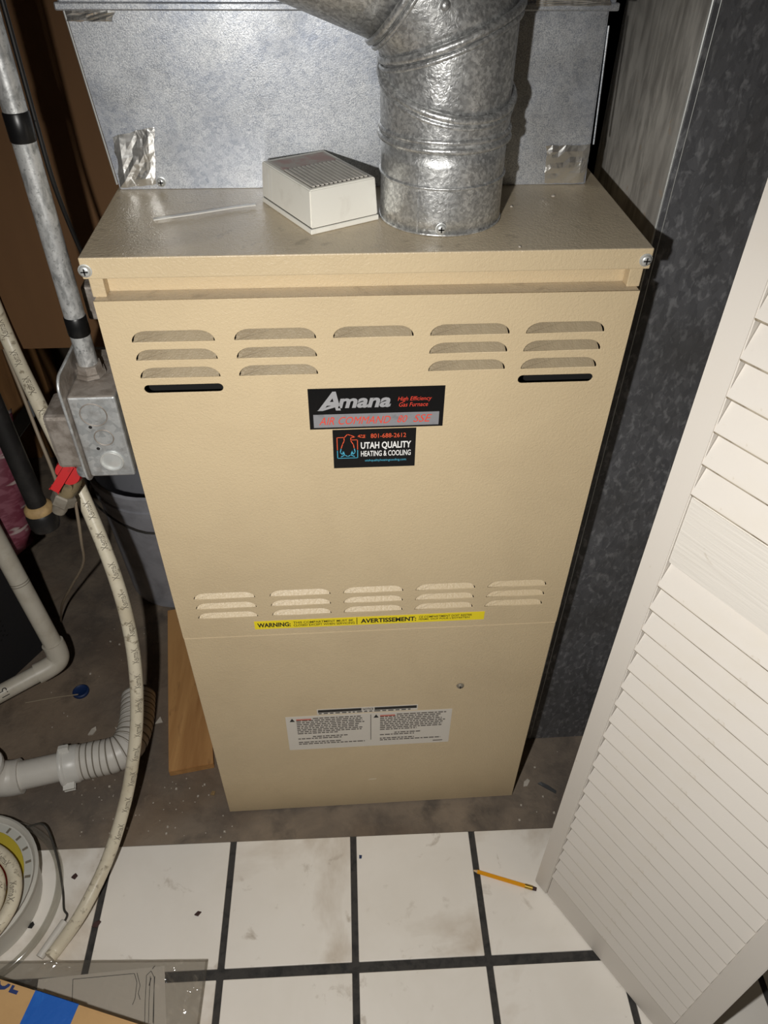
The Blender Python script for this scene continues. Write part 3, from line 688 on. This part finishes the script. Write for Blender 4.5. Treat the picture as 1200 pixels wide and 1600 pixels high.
def obox(bm, c, ax, ay, az, hx, hy, hz, bev=.001):
    r = bmesh.ops.create_cube(bm, size=2)
    for v in r['verts']: v.co = c + ax*(v.co.x*hx)+ay*(v.co.y*hy)+az*(v.co.z*hz)
    if bev: bmesh.ops.bevel(bm, geom=list({e for v in r['verts'] for e in v.link_edges}), offset=bev, segments=2, affect='EDGES')
    return bm
la, lb_ = D(112, 722, .962), D(84, 768, .968); ld_ = (lb_-la).normalized(); lt = (CAM-la).normalized(); ls = lt.cross(ld_).normalized(); lt = ld_.cross(ls).normalized()
if lt.dot(CAM-la) < 0: lt = -lt
bm = obox(bmesh.new(), la.lerp(lb_, .5)-lt*.002, ld_, ls, lt, (lb_-la).length/2-.003, .0056, .0080, .0010); place(obj('lever', bm, redp), gv)
if ls.dot(RT) < 0: ls = -ls
for nm_, off, rx_, ry_, sg in (('handle_wing', ls*.0062, .0150, .0150, 1), ('handle_wing', -ls*.0062-ld_*.002, .0080, .0110, -1)):
    bm = bmesh.new(); c_ = la.lerp(lb_, .42)+off-lt*.013
    pts = [(math.cos(math.radians(a))*rx_*sg, math.sin(math.radians(a))*ry_) for a in range(-90, 91, 12)]
    lo_ = [bm.verts.new(c_+ls*p[0]+ld_*p[1]-lt*.005) for p in pts]; hi_ = [bm.verts.new(c_+ls*p[0]*.85+ld_*p[1]*.85+lt*.006) for p in pts]
    bridge(bm, lo_, hi_); bm.faces.new(lo_[::-1]); bm.faces.new(hi_); place(obj(nm_, bm, redp), gv)
tube('supply_stub', [v0+vd*.078, v0+vd*.10+V(.01, .0, 0), v0+vd*.12+V(.04, .01, 0), V(-.272, (v0+vd*.13).y+.02, (v0+vd*.13).z-.01)], .009, brassdark, gv, 14, 6)

# thin wires
tag(tube('tan_wire', [D(118, 785, 1.02), D(127, 845, 1.1), D(130, 880, 1.2), D(112, 915, 1.35), D(97, 945, 1.5), onz(95, 972, .004)], .0022, wire_t), 'thin tan wire hanging from the gas valve to the floor', 'wire')
tag(tube('thin_cable', [D(-20, 470, 1.12), D(8, 548, 1.12), D(35, 615, 1.13), D(60, 680, 1.14), D(82, 735, 1.16), D(96, 775, 1.18)], .0028, wire_t), 'thin tan cable running behind the cream plastic tubing', 'cable')

# PEX hose
def pex(name, way, r, label, words, theta_at, grime=None):
    root = thing(name, label, 'tubing', way[-1] if way[-1].z < way[0].z else way[0])
    P = catmull(way, 14)
    place(obj('tube', sweep(bmesh.new(), P, r, 18), pexm, auto=40), root)
    T, fr_ = frames(P); acc = [0]
    for a, b in zip(P, P[1:]): acc.append(acc[-1]+(b-a).length)
    def at(s):
        for i in range(len(acc)-1):
            if acc[i+1] >= s: break
        t = (s-acc[i])/max(1e-9, acc[i+1]-acc[i]); t = max(0, min(1, t))
        return P[i].lerp(P[i+1], t), T[i].lerp(T[i+1], t).normalized()
    bm = bmesh.new()
    for s0, ln, word, off in words:
        def fn(u, v):
            c, t = at(s0+u); tc_ = (CAM-c); tc_ = (tc_-t*tc_.dot(t)).normalized(); sd_ = t.cross(tc_)
            a = off + (v-.5)*.95; return c + (tc_*math.cos(a)+sd_*math.sin(a))*(r+.0003)
        text_into(bm, word, 0, ln, 0, 1, fn)
    o = place(raw('lettering', bm, ink), root); o['kind'] = 'stuff'
    return root
way = [D(5, 512, 1.05)+V(-.045, 0, .9), D(5, 512, 1.05)+V(-.012, 0, .28), D(5, 512, 1.05), D(62, 634, 1.06), D(128, 772, 1.08), D(181, 905, 1.11), D(207, 1010, 1.15), D(214, 1110, 1.20), D(206, 1200, 1.235), D(190, 1275, 1.245), D(165, 1350, 1.235), D(128, 1425, 1.205), onz(92, 1478, .020), onz(78, 1496, .020)]
word = 'XemeX'
ws = [(.60+.145+i*.0475, .027, word, .25-i*.03) for i in range(22)]
pex('pex_tubing', way, .0104, 'long cream plastic tubing curving down past the furnace side to the floor', ws, 0)
# grime blotches are in the material; the coil at the lower left
cc = onz(-82, 1412, .115); loop = []
for i in range(9):
    a = math.radians(-150+i*36); loop.append(cc+V(.100*math.cos(a), .088*math.sin(a), .001*i))
pex('pex_coil', loop, .0104, 'coil of cream plastic tubing lying over the white pail', [(.18+i*.06, .030, word, -.3) for i in range(6)], 0)
loop2 = [cc+(p_-cc)*.76+V(0, 0, .001) for p_ in loop]
pex('pex_coil', loop2, .0104, 'coil of cream plastic tubing lying inside the outer coil', [(.2, .03, word, 0)], 0)

# PVC drain with elbow
pv = thing('pvc_pipe', 'ivory PVC pipe with an elbow standing in front of the black basket', 'pipe', D(100, 1030, 1.47))
e0 = D(97, 1032, 1.46); top = D(-6, 842, 1.315); top2 = top+(top-e0).normalized()*.5; lf = D(-30, 1100, 1.40)
du1 = (top-e0).normalized(); du2 = (lf-e0).normalized()
bm = bmesh.new(); lathe(bm, [(.0168, .028), (.0168, (top2-e0).length)], e0, du1, 20); place(obj('riser', bm, pvc, auto=40), pv)
bm = bmesh.new(); lathe(bm, [(.0168, .028), (.0168, (lf-e0).length+.3)], e0, du2, 20); place(obj('branch', bm, pvc, auto=40), pv)
P = catmull([e0+du1*.046, e0+du1*.030, e0+du1*.012+du2*.003, e0+du2*.012+du1*.003, e0+du2*.030, e0+du2*.050], 6)
place(obj('elbow', sweep(bmesh.new(), P, .0205, 20), pvc, auto=50), pv)
bm = bmesh.new()
def pv_fn(u, v):
    c = e0+du2*(.105+v*.014); tc_ = (CAM-c); tc_ = (tc_-du2*tc_.dot(du2)).normalized(); sd_ = du2.cross(tc_); a = -.1+(u-.5)*1.0
    return c+(tc_*math.cos(a)+sd_*math.sin(a))*.0171
text_into(bm, '1.5', 0, 1, 0, 1, pv_fn); o = place(raw('lettering', bm, inkblack), pv); o['kind'] = 'stuff'
for k in (.031, .19, .195):
    bm = bmesh.new(); lathe(bm, [(.0171, k-.0006), (.0173, k), (.0171, k+.0006)], e0, du1, 20); place(obj('mark_line', bm, ink, auto=50), pv)

# corrugated drain
dr = thing('drain_pipe', 'white corrugated flexible drain pipe with slip nut lying on the concrete', 'pipe', onz(105, 1210, 0))
zc_ = .038
n0 = onz(104, 1196, zc_); f1_ = onz(140, 1188, zc_); f2_ = onz(178, 1180, zc_)
axd = (onz(190, 1177, zc_)-onz(30, 1213, zc_)).normalized()
side = V(-axd.y, axd.x, 0)
path = [n0+axd*.018, n0+axd*.05, n0+axd*.085, n0+axd*.108+side*.010, n0+axd*.122+side*.035, n0+axd*.130+side*.07, n0+axd*.135+side*.125]
P = catmull(path, 20); rad = []; acc = 0
for i, p_ in enumerate(P):
    if i: acc += (p_-P[i-1]).length
    ph = (acc/.0118) % 1.0; rad.append(.0335 if .14 < ph < .86 else (.0315 if ph < .05 or ph > .95 else .0325))
place(obj('corrugated_sleeve', sweep(bmesh.new(), P, rad, 28), wplastic, auto=25), dr)
# groove rings make the ribs readable
acc = 0; T, fr_ = frames(P); last = -1
for i, p_ in enumerate(P):
    if i: acc += (p_-P[i-1]).length
    k = int(acc/.0118)
    if k != last:
        last = k; bm = bmesh.new(); u, v = fr_[i]
        sweep(bm, [p_+u*(.0328*math.cos(t*math.pi/14))+v*(.0328*math.sin(t*math.pi/14)) for t in range(29)], .0009, 5)
        place(obj('rib_groove', bm, ink, auto=60), dr)
bm = bmesh.new(); lathe(bm, [(.0265, 0), (.0265, (n0-onz(-40, 1229, zc_)).length)], n0, -axd, 28); place(obj('tailpiece', bm, wplastic, auto=40), dr)
bm = bmesh.new(); lathe(bm, [(.028, -.008), (.0385, -.008), (.0395, -.005), (.0385, -.001), (.0360, .001), (.0355, .022), (.034, .024)], n0, axd, 32); nt_o = place(obj('slip_nut', bm, nutwhite, auto=40), dr)
for a in (75, 195, 315):
    a = math.radians(a); rd = side*math.cos(a)+V(0, 0, 1)*math.sin(a); bm = obox(bmesh.new(), n0+rd*.040+axd*.004, axd, rd, axd.cross(rd), .009, .006, .0055, .001); place(obj('nut_wing', bm, nutwhite), dr)
k0 = onz(30, 1213, zc_)
bend = [k0-axd*.002, k0-axd*.020, k0-axd*.034-side*.008+V(0, 0, .002), k0-axd*.040-side*.024+V(0, 0, .008), k0-axd*.042-side*.034+V(0, 0, .028), k0-axd*.046-side*.036+V(0, 0, .05)]
bend = [k0+axd*.004, k0-axd*.012, k0-axd*.030+V(0, 0, .006), k0-axd*.044+V(0, 0, .022), k0-axd*.050+V(0, 0, .042), k0-axd*.052+V(0, 0, .075)]
P = catmull(bend, 8); place(obj('trap_elbow', sweep(bmesh.new(), P, [.0325]*len(P), 28), wplastic, auto=40), dr)
bm = bmesh.new(); lathe(bm, [(.034, 0), (.0405, .001), (.0415, .004), (.0405, .012), (.037, .015)], k0-axd*.0515+V(0, 0, .046), (-.05, 0, 1), 32); place(obj('slip_nut', bm, nutwhite, auto=40), dr)

# wood board beside the furnace
bx = V(-.384, .0797, 0); bdv = V(-.0655, .4314, 0).normalized(); bsd = V(bdv.y, -bdv.x, 0)
bm = obox(bmesh.new(), bx+bdv*.205+bsd*.042+V(0, 0, .0095), bsd, bdv, V(0, 0, 1), .042, .205, .009, .001)
tag(obj('wood_board', bm, wood), 'flat brown wooden board lying on the concrete along the furnace side', 'board')

# grey bucket
bk_ = thing('grey_bucket', 'large grey plastic bucket standing behind the cream tubing', 'bucket', (-.42, .64, 0))
bc = V(-.425, .635, 0)
bm = bmesh.new(); lathe(bm, [(.124, .001), (.130, .004), (.143, .30), (.148, .301), (.148, .312), (.144, .313), (.145, .335), (.151, .336), (.151, .352), (.146, .356), (.141, .352), (.140, .30), (.124, .02), (.0001, .02)], bc, (0, 0, 1), 40, cap=False)
place(obj('shell', bm, bucketg, auto=35), bk_)
bm = bmesh.new(); sweep(bm, catmull([bc+V(-.152, 0, .34), bc+V(-.13, -.09, .30), bc+V(0, -.165, .275), bc+V(.13, -.09, .30), bc+V(.152, 0, .34)], 8), .0022, 8); place(obj('bail_handle', bm, steelwire, auto=40), bk_)

# black mesh basket and maroon bag
bb = thing('mesh_basket', 'black mesh basket standing on the concrete behind the PVC pipe', 'basket', (-.86, .55, 0))
c0_ = V(-.690, .430, 0); e1 = V(-.0772-.013, -.1500, 0).normalized(); e2 = V(-.13, .95, 0).normalized(); e2 = V(e1.y, -e1.x, 0)*-1
if e2.y < 0: e2 = -e2
cor = [c0_, c0_+e1*.45, c0_+e1*.45+V(-.30, .14, 0), c0_+V(-.30, .20, 0)]
cor = [c0_, c0_+e1*.34, c0_+e1*.34+V(-.28, .16, 0), c0_+V(-.28, .16, 0)]
bm = bmesh.new(); lo_ = [bm.verts.new(p+V(0, 0, .002)) for p in cor]; hi_ = [bm.verts.new(p+V(0.0, .0, .305)+(p-(cor[0]+cor[2])/2)*.06) for p in cor]
bridge(bm, lo_, hi_); bm.faces.new(lo_[::-1])
bmesh.ops.bevel(bm, geom=[e for e in bm.edges if abs(e.verts[0].co.z-e.verts[1].co.z) > .2], offset=.03, segments=4, affect='EDGES')
o = obj('basket_wall', bm, blackfab); md = o.modifiers.new('t', 'SOLIDIFY'); md.thickness = .003; place(o, bb)
bm = bmesh.new(); rimp = [p+V(0, 0, .305)+(p-(cor[0]+cor[2])/2)*.06 for p in cor]; sweep(bm, rimp+[rimp[0]], .006, 8); place(obj('rim', bm, blackfab, auto=50), bb)
bm = bmesh.new(); nrm = V(e1.y, -e1.x, 0)
if nrm.dot(CAM-c0_) < 0: nrm = -nrm
for j in range(22):
    for i in range(34):
        if (i+j) % 2 and i > 6: 
            s_ = .04+i*.0075; z_ = .12+j*.0075
            c = c0_+e1*s_+nrm*(.0035+ .06*.5*z_)+V(0, 0, z_); poly(bm, [c+V(0, 0, .0028), c+e1*.0028, c-V(0, 0, .0028), c-e1*.0028])
o = place(raw('mesh_openings', bm, blackhole), bb); o['kind'] = 'stuff'
mb = thing('printed_bag', 'maroon and pink printed bag propped on top of the black mesh basket', 'bag', (-.78, .5, .02))
mc = D(22, 775, 1.40); tx = (D(60, 745, 1.40)-D(0, 795, 1.40)).normalized(); tz = (D(0, 700, 1.36)-D(28, 860, 1.43)).normalized(); ty = tx.cross(tz)
bm = bmesh.new(); n = 10; sides = []
for sgn in (1, -1):
    G = []
    for j in range(n+1):
        row = []
        for i in range(n+1):
            a, b = i/n*2-1, j/n*2-1; th_ = .035*(1-a*a)**.5*(1-b**4)**.5 if abs(a) < 1 and abs(b) < 1 else 0
            row.append(bm.verts.new(D(48, 820, 1.42)+tx*(-.20+(a+1)*.10)+tz*(-.035+(b+1)*.13)+ty*(sgn*th_+random.uniform(-.001, .001))))
        G.append(row)
    for j in range(n):
        for i in range(n): bm.faces.new((G[j][i], G[j][i+1], G[j+1][i+1], G[j+1][i]))
bmesh.ops.remove_doubles(bm, verts=bm.verts, dist=.002)
place(obj('bag_body', bm, maroon, smooth=True), mb)

# brown panel and framing behind the left side
bm = B(-1.15, -.285, .345, .360, .775, 2.25); tag(obj('plywood_sheet', bm, panelwood), 'dark brown plywood sheet fixed behind the steel conduit', 'plywood')
for px_, lb_ in ((12, 'rough brown wooden wall stud behind the black gas pipe'), (62, 'rough brown wooden wall stud behind the cream tubing')):
    q = ony(px_, 620, 1.105); bm = B(q.x-.03, q.x+.03, 1.105, 1.198, .001, 2.28, bev=.001); tag(obj('wall_stud', bm, studwood), lb_, 'stud', 'wall studs')
bm = obox(bmesh.new(), D(30, 665, 1.24), (D(48, 640, 1.24)-D(12, 690, 1.24)).normalized(), (D(20, 655, 1.24)-D(40, 675, 1.24)).normalized(), FW, .045, .012, .0012, .0004)
tag(obj('metal_strap', bm, strapm), 'short dull metal strap crossing behind the cream tubing', 'strap')

# pail at the lower left
pc = onz(-62, 1385, .085); pc.z = 0
pa = thing('paint_pail', 'white pail with red and yellow printed label under the tubing coil', 'pail', pc+V(0, 0, .0085))
PRr = .118
bm = bmesh.new(); lathe(bm, [(.100, .0088), (.104, .011), (.112, .078), (PRr, .079), (PRr+.001, .086), (PRr-.003, .090), (PRr-.007, .086), (PRr-.009, .080), (.0001, .080)], pc, (0, 0, 1), 48, cap=False); place(obj('shell', bm, pail_w, auto=35), pa)
def sector(name, r0, r1, a0, a1, m, z=.0806):
    bm = bmesh.new(); n = 20
    A = [bm.verts.new(pc+V(r0*math.cos(math.radians(a0+(a1-a0)*i/n)), r0*math.sin(math.radians(a0+(a1-a0)*i/n)), z)) for i in range(n+1)]
    Bv = [bm.verts.new(pc+V(r1*math.cos(math.radians(a0+(a1-a0)*i/n)), r1*math.sin(math.radians(a0+(a1-a0)*i/n)), z)) for i in range(n+1)]
    for i in range(n): bm.faces.new((A[i], A[i+1], Bv[i+1], Bv[i]))
    o = raw(name, bm, m); return place(o, pa)
sector('label_print', .0, .072, 0, 360, lbl_red); sector('label_print', .0740, .095, -40, 110, lbl_yel, .0807); sector('label_print', .095, .107, -90, 130, lbl_wht, .0807)
for i, a in enumerate(range(5, 100, 14)):
    sector('label_tick', .097, .106, a, a+2.5, ink, .0809)
bm = bmesh.new()
w0 = pc+V(PRr*.6, PRr*.85, .07)
wp = [w0, onz(70, 1290, .05), onz(88, 1335, .03), onz(98, 1390, .015), onz(100, 1420, .012), onz(105, 1430, .012), onz(98, 1445, .013)]
place(obj('bail_wire', sweep(bm, catmull(wp, 8), .0019, 8), steelwire, auto=40), pa)
bm = bmesh.new(); g0_, g1_ = onz(101, 1440, .015), onz(62, 1496, .015); lathe(bm, [(.0066, 0), (.0066, (g1_-g0_).length)], g0_, (g1_-g0_), 16); place(obj('hand_grip', bm, wplastic, auto=40), pa)
ct = []
for i in range(20):
    a = math.radians(-110+i*13); ct.append(pc+V((PRr+.016)*math.cos(a), (PRr+.016)*math.sin(a), .020))
tag(tube('clear_hose', ct, .0062, cleartube, None, 12, 4), 'clear plastic hose curled around the white pail', 'hose')

# plastic bag with instruction sheet
def bump2(x, y, s): return math.sin(x*31+s)*math.cos(y*27+s*2)+.6*math.sin(x*63+y*41+s*3)+.35*math.sin(x*150+y*95+s)*math.sin(y*170-x*60)
def film_sheet(name, corners, z, amp, m, n=26, seed=0., thick=None):
    bm = bmesh.new(); G = []
    for j in range(n+1):
        row = []
        for i in range(n+1):
            a, b = i/n, j/n; p_ = corners[0]*((1-a)*(1-b))+corners[1]*(a*(1-b))+corners[2]*(a*b)+corners[3]*((1-a)*b)
            row.append(bm.verts.new((p_.x, p_.y, z+amp*(1+.5*bump2(p_.x*1.7, p_.y*1.7, seed)))))
        G.append(row)
    for j in range(n):
        for i in range(n): bm.faces.new((G[j][i], G[j][i+1], G[j+1][i+1], G[j+1][i]))
    o = obj(name, bm, m, smooth=True)
    if thick: md = o.modifiers.new('t', 'SOLIDIFY'); md.thickness = thick
    return o
bagc = [onz(-10, 1680, .009), onz(300, 1680, .009), onz(326, 1500, .009), onz(-6, 1503, .009)]
bagc[0].y -= .05; bagc[1].y -= .05
bg = thing('plastic_bag', 'clear plastic bag lying flat on the white tiles', 'bag', (bagc[0]+bagc[2])/2)
place(film_sheet('back_film', bagc, .0092, .0003, film, 8), bg)
ff = film_sheet('front_film', bagc, .0128, .0018, film, 170, 1.3)
rf = random.Random(5); folds = []
for px_, py_ in ((255, 1523), (262, 1528), (250, 1530), (290, 1560), (300, 1545), (285, 1575), (303, 1535), (272, 1512), (86, 1507), (74, 1506), (98, 1508), (66, 1510), (105, 1512), (150, 1520), (240, 1540), (310, 1590), (280, 1595)):
    q = onz(px_, py_, .013); a = rf.uniform(0, math.pi); folds.append((q, V(math.cos(a), math.sin(a), 0), rf.uniform(.006, .02), rf.uniform(.0022, .004), rf.uniform(.0018, .0035)))
for v in ff.data.vertices:
    for q, d_, ln, wd, am in folds:
        r_ = v.co-q; u_ = r_.dot(d_); w_ = r_.x*-d_.y+r_.y*d_.x
        if abs(u_) < ln*3 and abs(w_) < wd*3: v.co.z += am*math.exp(-(u_/ln)**2-(w_/wd)**2)
place(ff, bg)
bm = bmesh.new()
for e_ in ((1, 2), (2, 3)):
    a, b = bagc[e_[0]], bagc[e_[1]]; d_ = (b-a).normalized(); s_ = V(-d_.y, d_.x, 0)*.004
    poly(bm, [a+V(0, 0, .0045), b+V(0, 0, .0045), b+s_+V(0, 0, .0045), a+s_+V(0, 0, .0045)])
place(raw('sealed_edge', bm, film), bg)
shc = [onz(40, 1660, .0105), onz(262, 1660, .0105), onz(257, 1509, .0105), onz(60, 1530, .0105)]
sh = thing('instruction_sheet', 'printed paper sheet with line drawings inside the clear plastic bag', 'paper', (shc[0]+shc[2])/2)
place(film_sheet('paper', shc, .0100, .0002, paperm, 4), sh)
bm = bmesh.new()
def fl(pts, wd=.0008):
    q = [onz(x, y, .0108) for x, y in pts]
    for a, b in zip(q, q[1:]):
        d_ = (b-a).normalized(); s_ = V(-d_.y, d_.x, 0)*wd/2; poly(bm, [a-s_, b-s_, b+s_, a+s_])
fl([(112, 1580), (114, 1530), (210, 1521), (214, 1535), (211, 1560), (207, 1570)]); fl([(214, 1520), (219, 1540), (216, 1552), (219, 1562)])
for x in (227, 233, 240): fl([(x+2, 1525), (x, 1560), (x-1, 1598)])
fl([(228, 1525), (236, 1517), (241, 1527), (240, 1600)]); fl([(238, 1514), (242, 1509)], .0012); fl([(233, 1540), (236, 1528)], .0014)
place(raw('line_drawing', bm, inkblack), sh)

# cardboard box with blue tape, standing nearer on the tiles
HB = .16
k0_, k1_ = onz(-20, 1523, HB), onz(230, 1604, HB)
kd = (k1_-k0_).normalized(); kn = V(kd.y, -kd.x, 0)
cbx = thing('cardboard_box', 'brown cardboard box with a strip of blue tape on the tiles', 'box', k0_+kd*.1+kn*.1-V(0, 0, HB-.0087))
bm = bmesh.new(); f0 = k0_-kd*.012; f1_ = k1_+kd*.05
cs = [f0, f1_, f1_+kn*.22, f0+kn*.22]
# the box stands below the lens; only its far top corner reaches into the picture
lo_ = [bm.verts.new(V(p.x, p.y, .0185)) for p in cs]; hi_ = [bm.verts.new(V(p.x, p.y, HB)) for p in cs]; bridge(bm, lo_, hi_); bm.faces.new(lo_[::-1]); bm.faces.new(hi_)
bmesh.ops.bevel(bm, geom=list(bm.edges), offset=.002, segments=2, affect='EDGES'); place(obj('carton', bm, card), cbx)
bm = bmesh.new(); t0, t1 = onz(57, 1545, HB+.0006), onz(124, 1568, HB+.0006); u0, u1 = onz(36, 1602, HB+.0006), onz(106, 1602, HB+.0006)
ln_ = kn*.20
def edgep(p_):  # slide along tape to the box's far edge
    return p_
tdir = ((u0-t0).normalized()+(u1-t1).normalized()).normalized()
A1, B1 = t0-tdir*.004, t1-tdir*.004
A1 = k0_+kd*((A1-k0_).dot(kd)); B1 = k0_+kd*((B1-k0_).dot(kd))
up_ = V(0, 0, .0007)
lo2 = [A1, B1, B1+tdir*.16, A1+tdir*.16]
for p_ in lo2: p_.z = HB
vb = [bm.verts.new(p_+V(0, 0, .0001)) for p_ in lo2]; vt = [bm.verts.new(p_+up_) for p_ in lo2]; bridge(bm, vb, vt); bm.faces.new(vb[::-1]); bm.faces.new(vt)
dwn = [A1-kn*.0006, B1-kn*.0006]; o_ = [dwn[0]+up_, dwn[1]+up_, dwn[1]-V(0, 0, .06), dwn[0]-V(0, 0, .06)]; poly(bm, o_)
place(obj('blue_tape', bm, bluetape), cbx)
bm = bmesh.new()
lt0 = onz(3, 1548, HB+.0006); 
def bfn(u, v): return lt0 + kd*(u*.040) - kn*(v*.030-.006) 
text_into(bm, 'OL', 0, 1, 0, 1, lambda u, v: V(*(k0_+kd*(.018+u*.036)+kn*(.0115-v*.024)).xy, HB+.0004), offset=.03)
bmesh.ops.bisect_plane(bm, geom=bm.verts[:]+bm.edges[:]+bm.faces[:], plane_co=k0_+kn*.0022, plane_no=kn, clear_inner=True)
o = place(raw('lettering', bm, cardink), cbx); o['kind'] = 'stuff'

# pencil
p0, p1 = onz(740, 1360, .0122), onz(838, 1389.5, .0122); pd = (p1-p0).normalized(); PLn = (p1-p0).length
pn = thing('pencil', 'short yellow pencil lying on the tiles by the white louvered door', 'pencil', p0.lerp(p1, .5)-V(0, 0, .0036))
def seg(name, a, b, ra, rb, m, n=12):
    bm = bmesh.new(); lathe(bm, [(ra, a*PLn), (rb, b*PLn)], p0, pd, n); return place(obj(name, bm, m, auto=40), pn)
seg('tip', 0, .06, .0012, .0028, pencil_w); seg('shaft', .06, .82, .0035, .0036, pencil_y, 6); seg('ferrule', .82, .94, .0038, .0038, gold); seg('eraser', .94, 1.0, .0034, .0030, rubber)
for k in (.85, .88, .91): seg('ferrule_band', k, k+.008, .0041, .0041, gold)

# floor litter
def scrap(name, px, z, pts, m, label, cat, grp=None, th=.0012):
    c = onz(*px, z); bm = bmesh.new()
    lo_ = [bm.verts.new(c+V(a*.001, b*.001, .0003)) for a, b in pts]; hi_ = [bm.verts.new(c+V(a*.001, b*.001, th+random.uniform(0, .003))) for a, b in pts]
    bridge(bm, lo_, hi_); bm.faces.new(lo_[::-1]); bmesh.ops.triangulate(bm, faces=[bm.faces.new(hi_)]); return tag(obj(name, bm, m), label, cat, grp)
scrap('plaster_flake', (145, 1143), 0, [(-7, -9), (2, -8), (7, 2), (5, 9), (-3, 5)], crumb, 'teardrop white plaster flake on the concrete above the corrugated drain pipe', 'flake')
scrap('paper_scrap', (190, 1140), 0, [(-14, 5), (-4, -8), (6, -10), (3, -2), (11, 2), (4, 5), (-6, 2)], crumb, 'torn white paper scrap on the concrete left of the cream tubing', 'scrap')
scrap('paper_scrap', (199, 1121), 0, [(-9, -7), (8, -5), (4, 10)], crumb, 'pointed white paper scrap just behind the torn one by the tubing', 'scrap')
scrap('paper_scrap', (248, 1126), 0, [(-6, -8), (9, -5), (2, 9)], crumb, 'small white triangular scrap between the tubing and the wooden board', 'scrap')
scrap('plaster_flake', (822, 1224), 0, [(-7, -7), (1, -6), (8, 4), (4, 8), (-4, 2)], crumb, 'oval white plaster flake on the concrete beside the furnace foot', 'flake')
scrap('foil_wrapper', (853, 1232), 0, [(-14, 10), (-6, 4), (16, -12), (18, -7), (4, 6), (-8, 12)], strapm, 'crumpled grey wrapper on the concrete between furnace and louvered door', 'wrapper')
bm = bmesh.new(); q = onz(127, 1082, 0); lathe(bm, [(.0165, .0003), (.0172, .002), (.0165, .006), (.014, .0075), (.012, .006), (.0001, .006)], q, (0, 0, 1), 20); tag(obj('bottle_cap', bm, bluecap, auto=40), 'dark blue plastic cap lying on the concrete', 'cap')
tag(tube('straw_stem', [onz(40, 1098, .003), onz(85, 1090, .004), onz(122, 1085, .009)], .0014, wire_t), 'thin pale straw lying on the concrete against the blue cap', 'straw')
scrap('dark_chip', (151, 1444), .0087, [(-7, -4), (2, -6), (7, 3), (3, 6), (-3, 2)], rubber, 'brown leaf-like chip beside the cream tubing on the white tile', 'chip')
scrap('dark_chip', (117, 1370), .0087, [(-5, -2), (1, -5), (5, 1), (1, 5), (-3, 3)], rubber, 'dark crumb on the white tile between pail handle and tubing', 'chip')
scrap('dark_chip', (49, 1446), .0087, [(-4, -4), (2, -5), (5, 1), (2, 5), (0, 0), (-3, 1)], inkblack, 'small black curl on the white tile beside the pail', 'chip')
scrap('dark_chip', (309, 1428), .0087, [(-5, -2), (1, -4), (6, 2), (0, 4)], rubber, 'dark crumb in the middle of a white tile', 'chip')
scrap('blue_speck', (563, 1339), .0087, [(-2, -3), (2, -3), (3, 2), (-2, 3)], bluecap, 'tiny blue speck on the white tile edge', 'speck')
scrap('yellow_bit', (333, 1240), 0, [(-4, -3), (3, -4), (4, 3), (-2, 4)], dope, 'tiny yellow bit on the concrete by the wooden board', 'speck')
bm = bmesh.new(); rr_ = random.Random(11)
for i in range(90):
    if rr_.random() < .5: x, y = rr_.uniform(120, 370), rr_.uniform(1215, 1310)
    elif rr_.random() < .8: x, y = rr_.uniform(60, 260), rr_.uniform(960, 1290)
    else: x, y = rr_.uniform(805, 880), rr_.uniform(1170, 1290)
    q = onz(x, y, 0)
    if abs(q.x) < .275 and q.y > -.005: continue
    if q.y < -.05: continue
    s_ = rr_.choice((.0006, .0008, .001, .0016))
    r_ = bmesh.ops.create_cube(bm, size=s_*2)
    for v in r_['verts']: v.co = V(v.co.x*rr_.uniform(.6, 1.4), v.co.y*rr_.uniform(.6, 1.4), v.co.z*.6)+q+V(0, 0, s_*.6)
o = obj('plaster_crumbs', bm, crumb); o['kind'] = 'stuff'; tag(o, 'scattered white plaster crumbs on the dirty concrete', 'crumbs')
